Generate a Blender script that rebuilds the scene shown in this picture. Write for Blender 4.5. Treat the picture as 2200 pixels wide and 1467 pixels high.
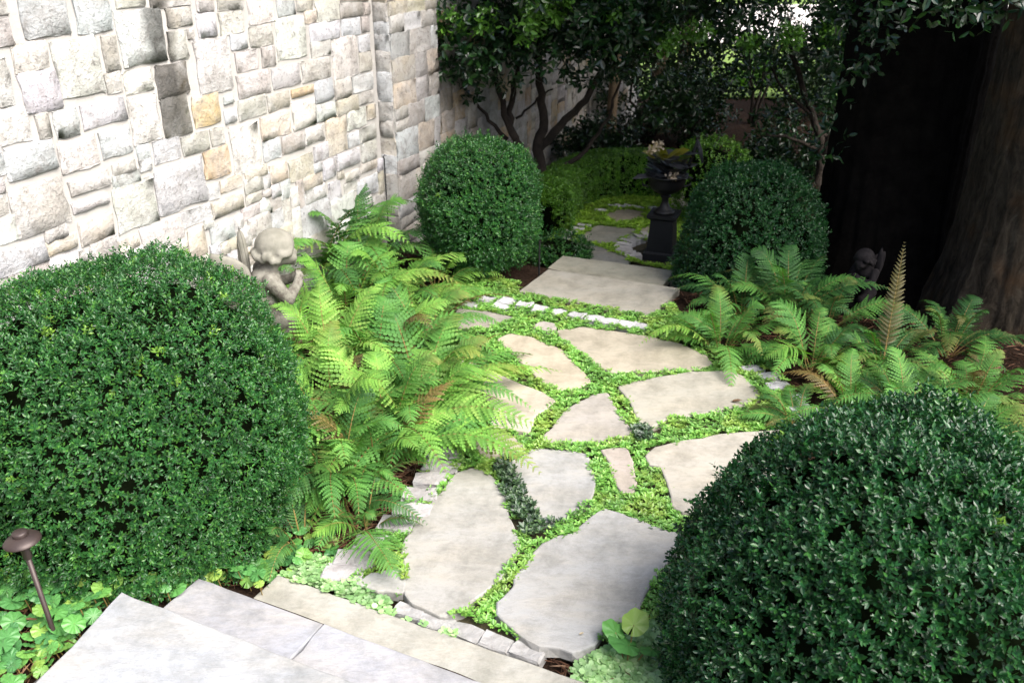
import bpy, bmesh, math, random
import numpy as np
from mathutils import Vector, Matrix
for o in list(bpy.data.objects):
    bpy.data.objects.remove(o)
rng = np.random.default_rng(7)
random.seed(7)
SC = bpy.context.scene
COL = SC.collection
R = math.radians

# ------------------------------------------------------------------ camera
F_PX, HORIZON, CAM_H = 1900.0, -170.0, 2.6
PITCH = math.atan((733.5 - HORIZON) / F_PX)
cam = bpy.data.cameras.new('camera')
cam.sensor_width = 36.0
cam.lens = F_PX / 2200.0 * 36.0
cam.clip_start, cam.clip_end = 0.05, 2000
cam.dof.use_dof = True
cam.dof.focus_distance = 3.7
cam.dof.aperture_fstop = 4.5
camo = bpy.data.objects.new('camera', cam)
COL.objects.link(camo)
camo.location = (0, 0, CAM_H)
camo.rotation_euler = (math.pi / 2 - PITCH, 0, 0)
SC.camera = camo

# ------------------------------------------------------------------ sky, sun, exposure
SUN_AZ, SUN_EL = R(130), R(50)          # azimuth clockwise from +Y: from the right, a little behind the camera
w = bpy.data.worlds.new('World')
SC.world = w
w.use_nodes = True
nt = w.node_tree
bg = nt.nodes['Background']
sky = nt.nodes.new('ShaderNodeTexSky')
sky.sky_type = 'NISHITA'
sky.sun_disc = False
sky.sun_elevation = SUN_EL
sky.sun_rotation = SUN_AZ
sky.air_density = 1.0
sky.dust_density = 4.0
sky.ozone_density = 1.0
nt.links.new(sky.outputs[0], bg.inputs[0])
bg.inputs[1].default_value = 0.05
sl = bpy.data.lights.new('sun', 'SUN')
sl.energy = 1.5
sl.angle = R(50)
sl.color = (1.0, 0.97, 0.92)
slo = bpy.data.objects.new('sun', sl)
COL.objects.link(slo)
sd = Vector((math.sin(SUN_AZ) * math.cos(SUN_EL), math.cos(SUN_AZ) * math.cos(SUN_EL), math.sin(SUN_EL)))
slo.rotation_euler = sd.to_track_quat('Z', 'Y').to_euler()
slo.location = sd * 30
SC.view_settings.view_transform = 'Standard'
SC.view_settings.look = 'None'
SC.view_settings.exposure = 2.7
SC.view_settings.gamma = 1.0
SC.cycles.max_bounces = 6
SC.cycles.diffuse_bounces = 2
SC.cycles.transmission_bounces = 3

# ------------------------------------------------------------------ surveying helpers
def ray(x, y):
    u = (x - 1100) / F_PX
    v = (y - 733.5) / F_PX
    return np.array([u, math.cos(PITCH) - v * math.sin(PITCH), -math.sin(PITCH) - v * math.cos(PITCH)])
def gp(x, y, z=0.0):
    """where the sight line through a photo point meets the level z"""
    d = ray(x, y)
    k = (z - CAM_H) / d[2]
    return np.array([k * d[0], k * d[1], z])
def at(x, y, Y):
    """where the sight line through a photo point stands Y metres ahead"""
    d = ray(x, y)
    k = Y / d[1]
    return np.array([k * d[0], Y, CAM_H + k * d[2]])
def nrm(a):
    a = np.asarray(a, float)
    return a / (np.linalg.norm(a, axis=-1, keepdims=True) + 1e-12)

# ------------------------------------------------------------------ object helpers
def mkmesh(name, V, F, mats=(), midx=None, smooth=False):
    """F: list of integer arrays (n,k)"""
    me = bpy.data.meshes.new(name)
    V = np.asarray(V, np.float32)
    me.vertices.add(len(V))
    me.vertices.foreach_set('co', V.ravel())
    F = [np.asarray(f, np.int32) for f in F if len(f)]
    loops = np.concatenate([f.ravel() for f in F])
    tot = np.concatenate([np.full(len(f), f.shape[1], np.int32) for f in F])
    st = np.concatenate([[0], np.cumsum(tot)[:-1]]).astype(np.int32)
    me.loops.add(len(loops))
    me.loops.foreach_set('vertex_index', loops)
    me.polygons.add(len(tot))
    me.polygons.foreach_set('loop_start', st)
    me.polygons.foreach_set('loop_total', tot)
    if midx is not None:
        me.polygons.foreach_set('material_index', np.asarray(midx, np.int32))
    me.polygons.foreach_set('use_smooth', np.full(len(tot), bool(smooth)))
    for m in mats:
        me.materials.append(m)
    me.update(calc_edges=True)
    me.validate()
    return me
def arris(me, n1, n2):
    sm = [0 < a < n1 - 2 and 0 < b < n2 - 2 for a in range(n1 - 1) for b in range(n2 - 1)]
    for p_, k_ in zip(me.polygons, sm + [False] * (len(me.polygons) - len(sm))):
        p_.use_smooth = k_
    return me
def obj(name, me, parent=None, loc=None, rot=None, scale=None, color=None):
    o = bpy.data.objects.new(name, me)
    COL.objects.link(o)
    if parent is not None:
        o.parent = parent
    if loc is not None:
        o.location = loc
    if rot is not None:
        o.rotation_euler = rot
    if scale is not None:
        o.scale = scale
    if color is not None:
        o.color = (*color[:3], 1)
    return o
def tag(o, label=None, cat=None, group=None, kind=None):
    if label: o['label'] = label
    if cat: o['category'] = cat
    if group: o['group'] = group
    if kind: o['kind'] = kind
    return o
def thing(name, label, cat, loc=(0, 0, 0), rotz=0, group=None):
    o = bpy.data.objects.new(name, None)
    COL.objects.link(o)
    o.empty_display_size = .1
    o.location = loc
    o.rotation_euler = (0, 0, rotz)
    return tag(o, label, cat, group)
class MB:
    def __init__(s):
        s.V, s.F, s.n = [], {}, 0
    def add(s, V, F):
        V = np.asarray(V, float)
        for f in F:
            f = list(f)
            s.F.setdefault(len(f), []).append([i + s.n for i in f])
        s.V.append(V)
        s.n += len(V)
        return s
    def box(s, a, b):
        x0, y0, z0 = a; x1, y1, z1 = b
        return s.add([(x0,y0,z0),(x1,y0,z0),(x1,y1,z0),(x0,y1,z0),(x0,y0,z1),(x1,y0,z1),(x1,y1,z1),(x0,y1,z1)],
                     [(0,3,2,1),(4,5,6,7),(0,1,5,4),(1,2,6,5),(2,3,7,6),(3,0,4,7)])
    def tube(s, pts, rad, seg=8, cap=True):
        pts = np.asarray(pts, float)
        rad = np.broadcast_to(np.asarray(rad, float), (len(pts),))
        T = np.gradient(pts, axis=0); T = nrm(T)
        ref = np.array([0, 0, 1.0]) if abs(T[0][2]) < .9 else np.array([1.0, 0, 0])
        rings = []
        for p, t, r in zip(pts, T, rad):
            a = nrm(np.cross(t, ref)); b = np.cross(t, a)
            ang = np.linspace(0, 2 * np.pi, seg, endpoint=False)
            rings.append(p + r * (np.cos(ang)[:, None] * a + np.sin(ang)[:, None] * b))
        V = np.concatenate(rings); n = len(pts)
        F = [(i*seg+j, i*seg+(j+1) % seg, (i+1)*seg+(j+1) % seg, (i+1)*seg+j) for i in range(n-1) for j in range(seg)]
        if cap:
            F += [tuple(range(seg))[::-1], tuple((n-1)*seg+j for j in range(seg))]
        return s.add(V, F)
    def lathe(s, prof, seg=24, c=(0, 0, 0)):
        ang = np.linspace(0, 2*np.pi, seg, endpoint=False)
        V = np.concatenate([np.stack([c[0]+r*np.cos(ang), c[1]+r*np.sin(ang), np.full(seg, c[2]+z)], 1) for r, z in prof])
        n = len(prof)
        F = [(i*seg+j, i*seg+(j+1) % seg, (i+1)*seg+(j+1) % seg, (i+1)*seg+j) for i in range(n-1) for j in range(seg)]
        F += [tuple(range(seg))[::-1], tuple((n-1)*seg+j for j in range(seg))]
        return s.add(V, F)
    def ell(s, c, r, seg=14, rings=9, rot=None):
        ph = np.linspace(-np.pi/2+.02, np.pi/2-.02, rings); la = np.linspace(0, 2*np.pi, seg, endpoint=False)
        V = np.array([(np.cos(p)*np.cos(l), np.cos(p)*np.sin(l), np.sin(p)) for p in ph for l in la]) * np.asarray(r)
        if rot is not None:
            V = V @ np.array(Matrix.Rotation(rot[0], 3, rot[1])).T
        V = V + np.asarray(c)
        F = [(i*seg+j, i*seg+(j+1) % seg, (i+1)*seg+(j+1) % seg, (i+1)*seg+j) for i in range(rings-1) for j in range(seg)]
        F += [tuple(range(seg))[::-1], tuple((rings-1)*seg+j for j in range(seg))]
        return s.add(V, F)
    def mesh(s, name, mat, smooth=False):
        return mkmesh(name, np.concatenate(s.V), [np.array(f) for f in s.F.values()], [mat] if mat else [], smooth=smooth)
    def build(s, name, mat, parent=None, smooth=False, **k):
        return obj(name, s.mesh(name, mat, smooth), parent, **k)
def lump(P, s=1.0, seed=0):
    """smooth pseudo noise in -1..1"""
    P = np.asarray(P) * s
    r = np.random.default_rng(seed)
    out = 0
    for k in range(5):
        d = r.normal(size=3) * (1 + .35 * k)
        out = out + np.sin(P @ d + r.uniform(0, 6.28)) / (1 + .3 * k)
    return out / 3.2

# ------------------------------------------------------------------ materials
def mat_new(name):
    m = bpy.data.materials.new(name)
    m.use_nodes = True
    t = m.node_tree
    return m, t, t.nodes['Principled BSDF'], t.nodes['Material Output']
def ND(t, typ, **k):
    n = t.nodes.new(typ)
    for a, b in k.items():
        setattr(n, a, b)
    return n
def ramp(t, fac, stops):
    n = ND(t, 'ShaderNodeValToRGB')
    e = n.color_ramp.elements
    while len(e) < len(stops):
        e.new(.5)
    for el, (p, c) in zip(e, stops):
        el.position = p
        el.color = (*c, 1)
    t.links.new(fac, n.inputs[0])
    return n.outputs[0]
def noise(t, vec, scale, detail=6, rough=.6, dist=0):
    n = ND(t, 'ShaderNodeTexNoise')
    n.inputs['Scale'].default_value = scale
    n.inputs['Detail'].default_value = detail
    n.inputs['Roughness'].default_value = rough
    n.inputs['Distortion'].default_value = dist
    t.links.new(vec, n.inputs['Vector'])
    return n.outputs['Fac']
def mix(t, fac, a, b, mode='MIX'):
    n = ND(t, 'ShaderNodeMix', data_type='RGBA', blend_type=mode)
    for s, v in ((n.inputs[0], fac), (n.inputs[6], a), (n.inputs[7], b)):
        if isinstance(v, (int, float)):
            s.default_value = v
        elif isinstance(v, tuple):
            s.default_value = (*v[:3], 1)
        else:
            t.links.new(v, s)
    return n.outputs[2]
def bump(t, p, h, strength, dist=.01):
    n = ND(t, 'ShaderNodeBump')
    n.inputs['Strength'].default_value = strength
    n.inputs['Distance'].default_value = dist
    t.links.new(h, n.inputs['Height'])
    t.links.new(n.outputs[0], p.inputs['Normal'])
def leaf_mat(name, c1, c2, c3=None, rough=.38, trans=.25, spec=.5, tcol=None, per_obj=False, patch=None):
    m, t, p, out = mat_new(name)
    g = ND(t, 'ShaderNodeNewGeometry')
    oi = ND(t, 'ShaderNodeObjectInfo')
    av = ND(t, 'ShaderNodeMath', operation='MULTIPLY_ADD'); t.links.new(oi.outputs['Random'], av.inputs[0]); av.inputs[1].default_value = .5
    hf = ND(t, 'ShaderNodeMath', operation='MULTIPLY'); t.links.new(g.outputs['Random Per Island'], hf.inputs[0]); hf.inputs[1].default_value = .5
    t.links.new(hf.outputs[0], av.inputs[2])
    col = ramp(t, av.outputs[0] if per_obj else g.outputs['Random Per Island'], [(0, c1), (.7, c2), (1, c3 or c2)])
    co = ND(t, 'ShaderNodeTexCoord')
    col = mix(t, .75, col, ramp(t, noise(t, co.outputs['Object'], 8, 3), [(.3, (.4, .42, .45)), (.7, (1.25, 1.22, 1.1))]), 'MULTIPLY')
    if per_obj:
        at_ = ND(t, 'ShaderNodeAttribute', attribute_name='age')
        mr = ND(t, 'ShaderNodeMapRange'); t.links.new(at_.outputs['Fac'], mr.inputs[0])
        mr.inputs[1].default_value = .45; mr.inputs[2].default_value = 1.0; mr.inputs[3].default_value = 0; mr.inputs[4].default_value = .7
        r7 = ND(t, 'ShaderNodeMath', operation='MULTIPLY'); t.links.new(oi.outputs['Random'], r7.inputs[0]); r7.inputs[1].default_value = 17.0
        fr = ND(t, 'ShaderNodeMath', operation='FRACT'); t.links.new(r7.outputs[0], fr.inputs[0])
        gt = ND(t, 'ShaderNodeMath', operation='GREATER_THAN'); t.links.new(fr.outputs[0], gt.inputs[0]); gt.inputs[1].default_value = .84
        mm = ND(t, 'ShaderNodeMath', operation='MULTIPLY'); t.links.new(gt.outputs[0], mm.inputs[0]); t.links.new(mr.outputs[0], mm.inputs[1])
        col = mix(t, mm.outputs[0], col, (.22, .15, .045))
    if patch:
        col = mix(t, ramp(t, noise(t, co.outputs['Object'], 3.2, 5, .7), [(.5, (0, 0, 0)), (.66, (.8, .8, .8))]), col, patch)
    t.links.new(col, p.inputs['Base Color'])
    p.inputs['Roughness'].default_value = rough
    p.inputs['Specular IOR Level'].default_value = spec
    if trans:
        tr = ND(t, 'ShaderNodeBsdfTranslucent')
        t.links.new(mix(t, 1.0, col, tcol or (1.3, 1.5, .5), 'MULTIPLY'), tr.inputs[0])
        ms = ND(t, 'ShaderNodeMixShader')
        ms.inputs[0].default_value = trans
        t.links.new(p.outputs[0], ms.inputs[1])
        t.links.new(tr.outputs[0], ms.inputs[2])
        t.links.new(ms.outputs[0], out.inputs[0])
    return m
def plain_mat(name, c1, c2, scale=8, rough=.8, bstr=.3, bscale=40, bdist=.01, metal=0, spec=.3):
    m, t, p, out = mat_new(name)
    co = ND(t, 'ShaderNodeTexCoord').outputs['Object']
    t.links.new(ramp(t, noise(t, co, scale), [(.3, c1), (.7, c2)]), p.inputs['Base Color'])
    p.inputs['Roughness'].default_value = rough
    p.inputs['Metallic'].default_value = metal
    p.inputs['Specular IOR Level'].default_value = spec
    if bstr:
        bump(t, p, noise(t, co, bscale, 8, .7), bstr, bdist)
    return m
def stone_mat(name, speck=(.20, .185, .17), bstr=.8, scale=9, stain=False, amount=.55):
    """rough-hewn granite; the object colour is the stone's own tint"""
    m, t, p, out = mat_new(name)
    co = ND(t, 'ShaderNodeTexCoord').outputs['Object']
    oi = ND(t, 'ShaderNodeObjectInfo')
    n1 = noise(t, co, scale, 8, .72)
    n2 = noise(t, co, scale * 4.5, 6, .75, .4)
    n3 = noise(t, co, scale * .45, 4, .6, 1.2)
    col = mix(t, ramp(t, n3, [(.38, (0, 0, 0)), (.66, (.85, .85, .85))]), oi.outputs['Color'], mix(t, .5, oi.outputs['Color'], (.56, .56, .57)))
    col = mix(t, ramp(t, n1, [(.49, (0, 0, 0)), (.70, (amount,) * 3)]), col, speck)
    col = mix(t, ramp(t, n2, [(.54, (0, 0, 0)), (.7, (amount,) * 3)]), col, tuple(.6 * c for c in speck))
    if stain:
        sp = ND(t, 'ShaderNodeSeparateXYZ')
        t.links.new(co, sp.inputs[0])
        def band(sock, c, hw, soft):
            a = ND(t, 'ShaderNodeMath', operation='SUBTRACT'); t.links.new(sock, a.inputs[0]); a.inputs[1].default_value = c
            b = ND(t, 'ShaderNodeMath', operation='ABSOLUTE'); t.links.new(a.outputs[0], b.inputs[0])
            mr = ND(t, 'ShaderNodeMapRange'); t.links.new(b.outputs[0], mr.inputs[0])
            mr.inputs[1].default_value = hw - soft; mr.inputs[2].default_value = hw + soft
            mr.inputs[3].default_value = 1; mr.inputs[4].default_value = 0
            return mr.outputs[0]
        (u, hw), (v, hv) = stain
        wob = ND(t, 'ShaderNodeMath', operation='MULTIPLY_ADD')
        t.links.new(noise(t, co, 5, 4), wob.inputs[0]); wob.inputs[1].default_value = .16
        t.links.new(sp.outputs[0], wob.inputs[2])
        mm = ND(t, 'ShaderNodeMath', operation='MULTIPLY')
        t.links.new(band(wob.outputs[0], u + .08, hw, .035), mm.inputs[0])
        t.links.new(band(sp.outputs[2], v, hv, .12), mm.inputs[1])
        m2 = ND(t, 'ShaderNodeMath', operation='MULTIPLY')
        t.links.new(mm.outputs[0], m2.inputs[0])
        t.links.new(ramp(t, n1, [(.25, (1, 1, 1)), (.75, (.45, .45, .45))]), m2.inputs[1])
        col = mix(t, m2.outputs[0], col, (.035, .032, .028))
    t.links.new(col, p.inputs['Base Color'])
    p.inputs['Roughness'].default_value = .9
    p.inputs['Specular IOR Level'].default_value = .2
    ad = ND(t, 'ShaderNodeMath', operation='MULTIPLY_ADD')
    t.links.new(n2, ad.inputs[0]); ad.inputs[1].default_value = .9
    t.links.new(n1, ad.inputs[2])
    bump(t, p, ad.outputs[0], bstr, .016)
    return m
def flag_mat(name):
    m, t, p, out = mat_new(name)
    co = ND(t, 'ShaderNodeTexCoord').outputs['Object']
    mp = ND(t, 'ShaderNodeMapping')
    mp.inputs['Scale'].default_value = (1, 2.6, 1); mp.inputs['Rotation'].default_value = (0, 0, R(25))
    t.links.new(co, mp.inputs[0])
    oi = ND(t, 'ShaderNodeObjectInfo').outputs['Color']
    a = noise(t, mp.outputs[0], 1.9, 8, .7, .3)
    a2_ = noise(t, co, 4.5, 9, .78, .2)
    b = noise(t, mp.outputs[0], 13, 8, .78, .3)
    c = noise(t, co, 90, 5, .75)
    col = mix(t, ramp(t, a, [(.40, (0, 0, 0)), (.66, (.85, .85, .85))]), oi, mix(t, .5, oi, (.33, .29, .22)))
    col = mix(t, ramp(t, a2_, [(.45, (0, 0, 0)), (.68, (.8, .8, .8))]), col, mix(t, 1.0, oi, (.50, .50, .47), 'MULTIPLY'))
    col = mix(t, ramp(t, b, [(.48, (0, 0, 0)), (.72, (.55, .55, .55))]), col, mix(t, 1.0, oi, (.55, .53, .49), 'MULTIPLY'))
    col = mix(t, ramp(t, c, [(.58, (0, 0, 0)), (.8, (.5, .5, .5))]), col, (.13, .12, .10))
    t.links.new(col, p.inputs['Base Color'])
    p.inputs['Roughness'].default_value = .72
    p.inputs['Specular IOR Level'].default_value = .35
    ad = ND(t, 'ShaderNodeMath', operation='MULTIPLY_ADD')
    t.links.new(c, ad.inputs[0]); ad.inputs[1].default_value = .15
    t.links.new(b, ad.inputs[2])
    bump(t, p, ad.outputs[0], .5, .010)
    return m
MAT = {}
MAT['mortar'] = plain_mat('mortar', (.33, .315, .30), (.41, .395, .375), 7, .95, .5, 60)
MAT['flag'] = flag_mat('flagstone')
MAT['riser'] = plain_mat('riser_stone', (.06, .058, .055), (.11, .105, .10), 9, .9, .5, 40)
MAT['sett'] = stone_mat('granite_sett', (.3, .29, .28), .6, 22, amount=.4)
MAT['soil'] = plain_mat('mulch', (.014, .009, .006), (.06, .036, .025), 40, 1.0, 1.0, 60, .05, spec=.05)
MAT['bed'] = plain_mat('joint_soil', (.03, .03, .014), (.07, .055, .03), 30, 1.0, .8, 80, .02)
MAT['lawn'] = plain_mat('lawn', (.10, .17, .03), (.17, .24, .06), 3, 1.0, .5, 40)
MAT['drive'] = plain_mat('drive', (.55, .50, .47), (.66, .60, .57), 2, .95, .2, 40)
MAT['straw'] = leaf_mat('pine_straw', (.14, .06, .03), (.24, .12, .07), (.30, .2, .13), .8, 0)
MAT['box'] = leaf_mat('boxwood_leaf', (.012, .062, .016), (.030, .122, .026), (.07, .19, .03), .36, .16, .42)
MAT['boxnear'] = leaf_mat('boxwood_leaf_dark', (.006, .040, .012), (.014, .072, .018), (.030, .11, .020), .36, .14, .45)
MAT['boxnew'] = leaf_mat('boxwood_new_growth', (.10, .24, .03), (.17, .32, .04), (.22, .38, .05), .4, .3)
MAT['boxcore'] = plain_mat('boxwood_inside', (.003, .005, .002), (.006, .009, .004), 20, 1, .3, 40, spec=0)  # near-black tone puts the shade between inner twigs into the colour
MAT['hedge'] = leaf_mat('hedge_leaf', (.05, .15, .012), (.09, .23, .018), (.15, .31, .026), .45, .25)
MAT['fernA'] = leaf_mat('fern_yellow_green', (.10, .25, .045), (.17, .34, .06), (.27, .42, .10), .6, .3, .25, per_obj=True)
MAT['fernB'] = leaf_mat('fern_green', (.06, .18, .04), (.10, .25, .05), (.16, .31, .07), .6, .28, .25, per_obj=True)
MAT['fernC'] = leaf_mat('fern_russet', (.085, .085, .022), (.125, .10, .027), (.19, .12, .04), .55, .3, tcol=(1.3, 1.0, .5), per_obj=True)
MAT['fernD'] = leaf_mat('fern_deep_green', (.028, .095, .026), (.05, .14, .035), (.075, .18, .04), .55, .25, .25, per_obj=True)
MAT['stalk'] = plain_mat('fern_stalk', (.14, .10, .03), (.22, .15, .05), 20, .7, 0)
MAT['cover'] = leaf_mat('joint_leaf', (.11, .28, .05), (.17, .38, .07), (.28, .46, .12), .42, .25, patch=(.26, .34, .06))
MAT['coverdark'] = leaf_mat('bronze_joint_leaf', (.03, .05, .035), (.05, .10, .045), (.08, .15, .05), .40, .15)
MAT['coverlime'] = leaf_mat('lime_cover_leaf', (.18, .34, .03), (.27, .45, .05), (.36, .52, .08), .45, .3)
MAT['pale'] = leaf_mat('creeping_leaf', (.20, .38, .14), (.30, .48, .22), (.42, .56, .32), .40, .25)
MAT['round'] = leaf_mat('scalloped_leaf', (.07, .22, .05), (.12, .30, .06), (.24, .37, .07), .42, .28)
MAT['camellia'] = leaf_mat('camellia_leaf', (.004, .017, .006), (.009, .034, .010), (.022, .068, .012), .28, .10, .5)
MAT['camlight'] = leaf_mat('camellia_leaf_light', (.05, .14, .02), (.09, .22, .03), (.12, .27, .04), .32, .25, .5)
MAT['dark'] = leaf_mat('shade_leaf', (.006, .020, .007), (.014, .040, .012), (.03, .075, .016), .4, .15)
MAT['bark'] = plain_mat('shrub_bark', (.012, .009, .007), (.035, .026, .020), 14, .95, .7, 40, .02)
MAT['bronze'] = plain_mat('bronze', (.030, .021, .019), (.055, .038, .034), 12, .48, .15, 60, .002, .35, .5)
MAT['iron'] = plain_mat('black_iron', (.003, .003, .0035), (.007, .007, .0075), 14, .55, .2, 60, .003, 0, .4)
MAT['urnleaf'] = leaf_mat('dark_urn_leaf', (.02, .022, .026), (.05, .05, .058), (.07, .075, .08), .35, .05)
MAT['urnyellow'] = leaf_mat('yellow_urn_leaf', (.14, .16, .015), (.22, .20, .02), (.28, .18, .02), .45, .3)
MAT['petal'] = leaf_mat('pale_petal', (.42, .32, .25), (.55, .45, .36), (.6, .5, .42), .6, .3)

# ------------------------------------------------------------------ leaves
LEAF_V = np.array([(0,0,0),(0,1,.0),(.19,.26,.05),(.21,.66,.05),(-.19,.26,.05),(-.21,.66,.05)])
LEAF_F = np.array([(0,2,3,1),(0,1,5,4)])
LONG_V = np.array([(0,0,0),(0,1,-.10),(.15,.22,.03),(.17,.6,.01),(-.15,.22,.03),(-.17,.6,.01)])
ROUND_V = np.array([(0,0,0),(0,1,.02),(.40,.28,.05),(.38,.76,.05),(-.40,.28,.05),(-.38,.76,.05)])
KITE_V = np.array([(0,0,0),(.23,.52,.06),(0,1,0),(-.23,.52,.06)])
def leaves(P, A, N, S, tv=LEAF_V, wid=1.0):
    """P positions, A leaf direction, N leaf normal hint, S length"""
    A = nrm(A)
    X = nrm(np.cross(A, N))
    Z = np.cross(X, A)
    S = np.asarray(S)[:, None]
    V = (P[:, None, :] + tv[None, :, 0:1] * (X * S * wid)[:, None, :] + tv[None, :, 1:2] * (A * S)[:, None, :]
         + tv[None, :, 2:3] * (Z * S)[:, None, :])
    n, k = len(P), len(tv)
    if k == 4:
        return V.reshape(-1, 3), np.arange(n * 4).reshape(-1, 4)
    F = (LEAF_F[None] + (np.arange(n) * k)[:, None, None]).reshape(-1, 4)
    return V.reshape(-1, 3), F
def sprigs(P, D, L, leaf, pairs=4, seed=0, spread=.9, tv=LEAF_V):
    """twig tips with opposite leaves"""
    r = np.random.default_rng(seed)
    n = len(P)
    D = nrm(D)
    ref = nrm(r.normal(size=(n, 3)))
    X = nrm(np.cross(D, ref)); Y = np.cross(D, X)
    PP, AA, NN, SS = [], [], [], []
    for k in range(pairs):
        a = k * np.pi / 2 + r.uniform(-.4, .4, n)
        for s in (0, np.pi):
            rad = np.cos(a + s)[:, None] * X + np.sin(a + s)[:, None] * Y
            up = (.35 + .28 * k)
            A = D * up + rad * spread + r.normal(size=(n, 3)) * .12
            PP.append(P + D * (L * (k + .3) / pairs)[:, None])
            AA.append(A); NN.append(D - rad * .3 + r.normal(size=(n, 3)) * .15)
            SS.append(leaf * r.uniform(.65, 1.2, n) * (1 - .07 * k))
    return leaves(np.concatenate(PP), np.concatenate(AA), np.concatenate(NN), np.concatenate(SS), tv)
def superdir(n, e, seed, zmin=-1):
    r = np.random.default_rng(seed)
    D = nrm(r.normal(size=(n * 2, 3)))
    D = D[D[:, 2] > zmin][:n]
    k = (np.abs(np.hypot(D[:, 0], D[:, 1])) ** e + np.abs(D[:, 2]) ** e) ** (-1 / e)
    U = D * k[:, None]
    h = np.hypot(U[:, 0], U[:, 1]) + 1e-9
    G = np.stack([h ** (e - 1) * U[:, 0] / h, h ** (e - 1) * U[:, 1] / h, np.sign(U[:, 2]) * np.abs(U[:, 2]) ** (e - 1)], 1)
    return U, nrm(G)
def boxwood(name, label, cat, c, rx, rz, n, leaf, mat, e=2.6, seed=1, group=None, new=0, lumpy=.045, newdir=None, twig=None, zc=None, tv=KITE_V):
    """clipped rounded shrub: foliage of leafy twig tips, dark inside, short stems"""
    zg = c[2]
    t = thing(name, label, cat, c, group=group)
    zc = rz if zc is None else zc
    U, G = superdir(n * 2, e, seed, -.93)
    kp = U[:, 2] * rz + zc > .02
    U, G = U[kp][:n], G[kp][:n]
    n = len(U)
    r = np.random.default_rng(seed + 50)
    rad = np.array([rx, rx, rz])
    Nn = nrm(G / rad)
    lm = lump(U * rad, 5.0, seed) * lumpy + lump(U * rad, 2.0, seed + 5) * lumpy * .9 + lump(U * rad, 12.0, seed + 3) * lumpy * .95
    depth = -np.abs(r.normal(0, .034, n)) + r.uniform(0, .014, n) + np.where(r.random(n) < .07, r.uniform(.01, .045, n), 0)
    P = U * rad + Nn * (lm + depth)[:, None] + np.array([0, 0, zc])
    D = Nn * .9 + np.array([0, 0, .45]) + r.normal(size=(n, 3)) * .42
    L = np.full(n, (twig or leaf * 1.5)) * r.uniform(.7, 1.5, n)
    P0 = P - nrm(D) * (L * .55)[:, None]
    V, F = sprigs(P0, D, L, leaf, 4, seed + 9, 1.0, tv)
    F1 = F
    mi = np.zeros(len(F1), np.int32)
    if new:
        isn = np.zeros(n, bool)
        pick = r.choice(n, new, replace=False)
        for q in pick:
            if newdir is not None and (Nn[q] @ newdir < .25):
                continue
            isn |= np.linalg.norm(P - P[q], axis=1) < r.uniform(.012, .03)
        leafid = F1[:, 0] // len(tv)
        mi[isn[leafid % n]] = 1
    me = mkmesh('foliage', V, [F1], [mat, MAT['boxnew']], mi)
    fo = obj('foliage', me, t)
    fo['kind'] = 'stuff'
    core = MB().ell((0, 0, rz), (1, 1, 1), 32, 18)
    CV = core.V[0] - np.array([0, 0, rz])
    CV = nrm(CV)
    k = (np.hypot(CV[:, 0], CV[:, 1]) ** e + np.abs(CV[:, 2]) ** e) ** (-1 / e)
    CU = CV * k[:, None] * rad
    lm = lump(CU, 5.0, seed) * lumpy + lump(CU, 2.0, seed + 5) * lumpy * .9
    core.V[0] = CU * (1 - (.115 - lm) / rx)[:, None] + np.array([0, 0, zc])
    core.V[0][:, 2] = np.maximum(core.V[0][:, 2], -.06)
    core.build('dark_core', MAT['boxcore'], t, True)  # solid core painted near-black for the shade inside the bush
    st = MB()
    for k in range(5):
        a = k * 1.26
        st.tube([(.05*math.cos(a), .05*math.sin(a), -.08), (.12*math.cos(a), .12*math.sin(a), .12), (.3*rx*math.cos(a), .3*rx*math.sin(a), rz*.7)], [.018, .015, .01], 6)
    st.build('stem', MAT['bark'], t)
    return t

# ------------------------------------------------------------------ ground
AX = np.array([math.sin(R(25)), math.cos(R(25))])          # the way the path runs
def ground_z(x, y):
    x = np.asarray(x, float); y = np.asarray(y, float)
    s = x * AX[0] + y * AX[1]
    z = np.where(s < 2.3, (2.3 - s) * .42, 0.0)
    z = np.minimum(z, .25) + np.clip((.75 - s) * .6, 0, .75)
    k = np.clip((s - 6.35) / .75, 0, 1)
    z = z - .35 * k * k * (3 - 2 * k)
    P = np.stack([x, y, 0 * x], -1)
    return z + lump(P, 3.0, 3) * .012 - .03
def gpg(x, y, up=0.0):
    p = gp(x, y, 0)
    for _ in range(30):
        p = .5 * p + .5 * gp(x, y, float(ground_z(p[0], p[1])) + up)
    return p
def make_ground():
    def axis(a, b, st, far):
        core = np.arange(a, b, st)
        return np.concatenate([-far[::-1] + a, core, far + b])
    far = np.array([.5, 1.5, 4, 10, 25, 60, 140, 300])
    xs = axis(-4, 6, .08, far); ys = axis(-1.0, 12, .08, far)
    X, Y = np.meshgrid(xs, ys, indexing='ij')
    V = np.stack([X, Y, ground_z(X, Y)], -1).reshape(-1, 3)
    nx, ny = X.shape
    i, j = np.meshgrid(np.arange(nx-1), np.arange(ny-1), indexing='ij')
    a = (i * ny + j).ravel()
    F = np.stack([a, a + ny, a + ny + 1, a + 1], 1)
    tag(obj('ground', mkmesh('ground', V, [F], [MAT['soil']], smooth=True)), kind='structure')
make_ground()
def slab_patch(name, pts, z, mat, th=.02):
    n = len(pts)
    V = [(x, y, z) for x, y in pts] + [(x, y, z - th) for x, y in pts]
    F = [tuple(range(n))] + [(i, n+i, n+(i+1) % n, (i+1) % n) for i in range(n)]
    return MB().add(V, F).build(name, mat)
tag(slab_patch('lawn', [(-1, 17), (30, 15), (60, 60), (-30, 60)], -.33, MAT['lawn']), kind='structure')
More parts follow.
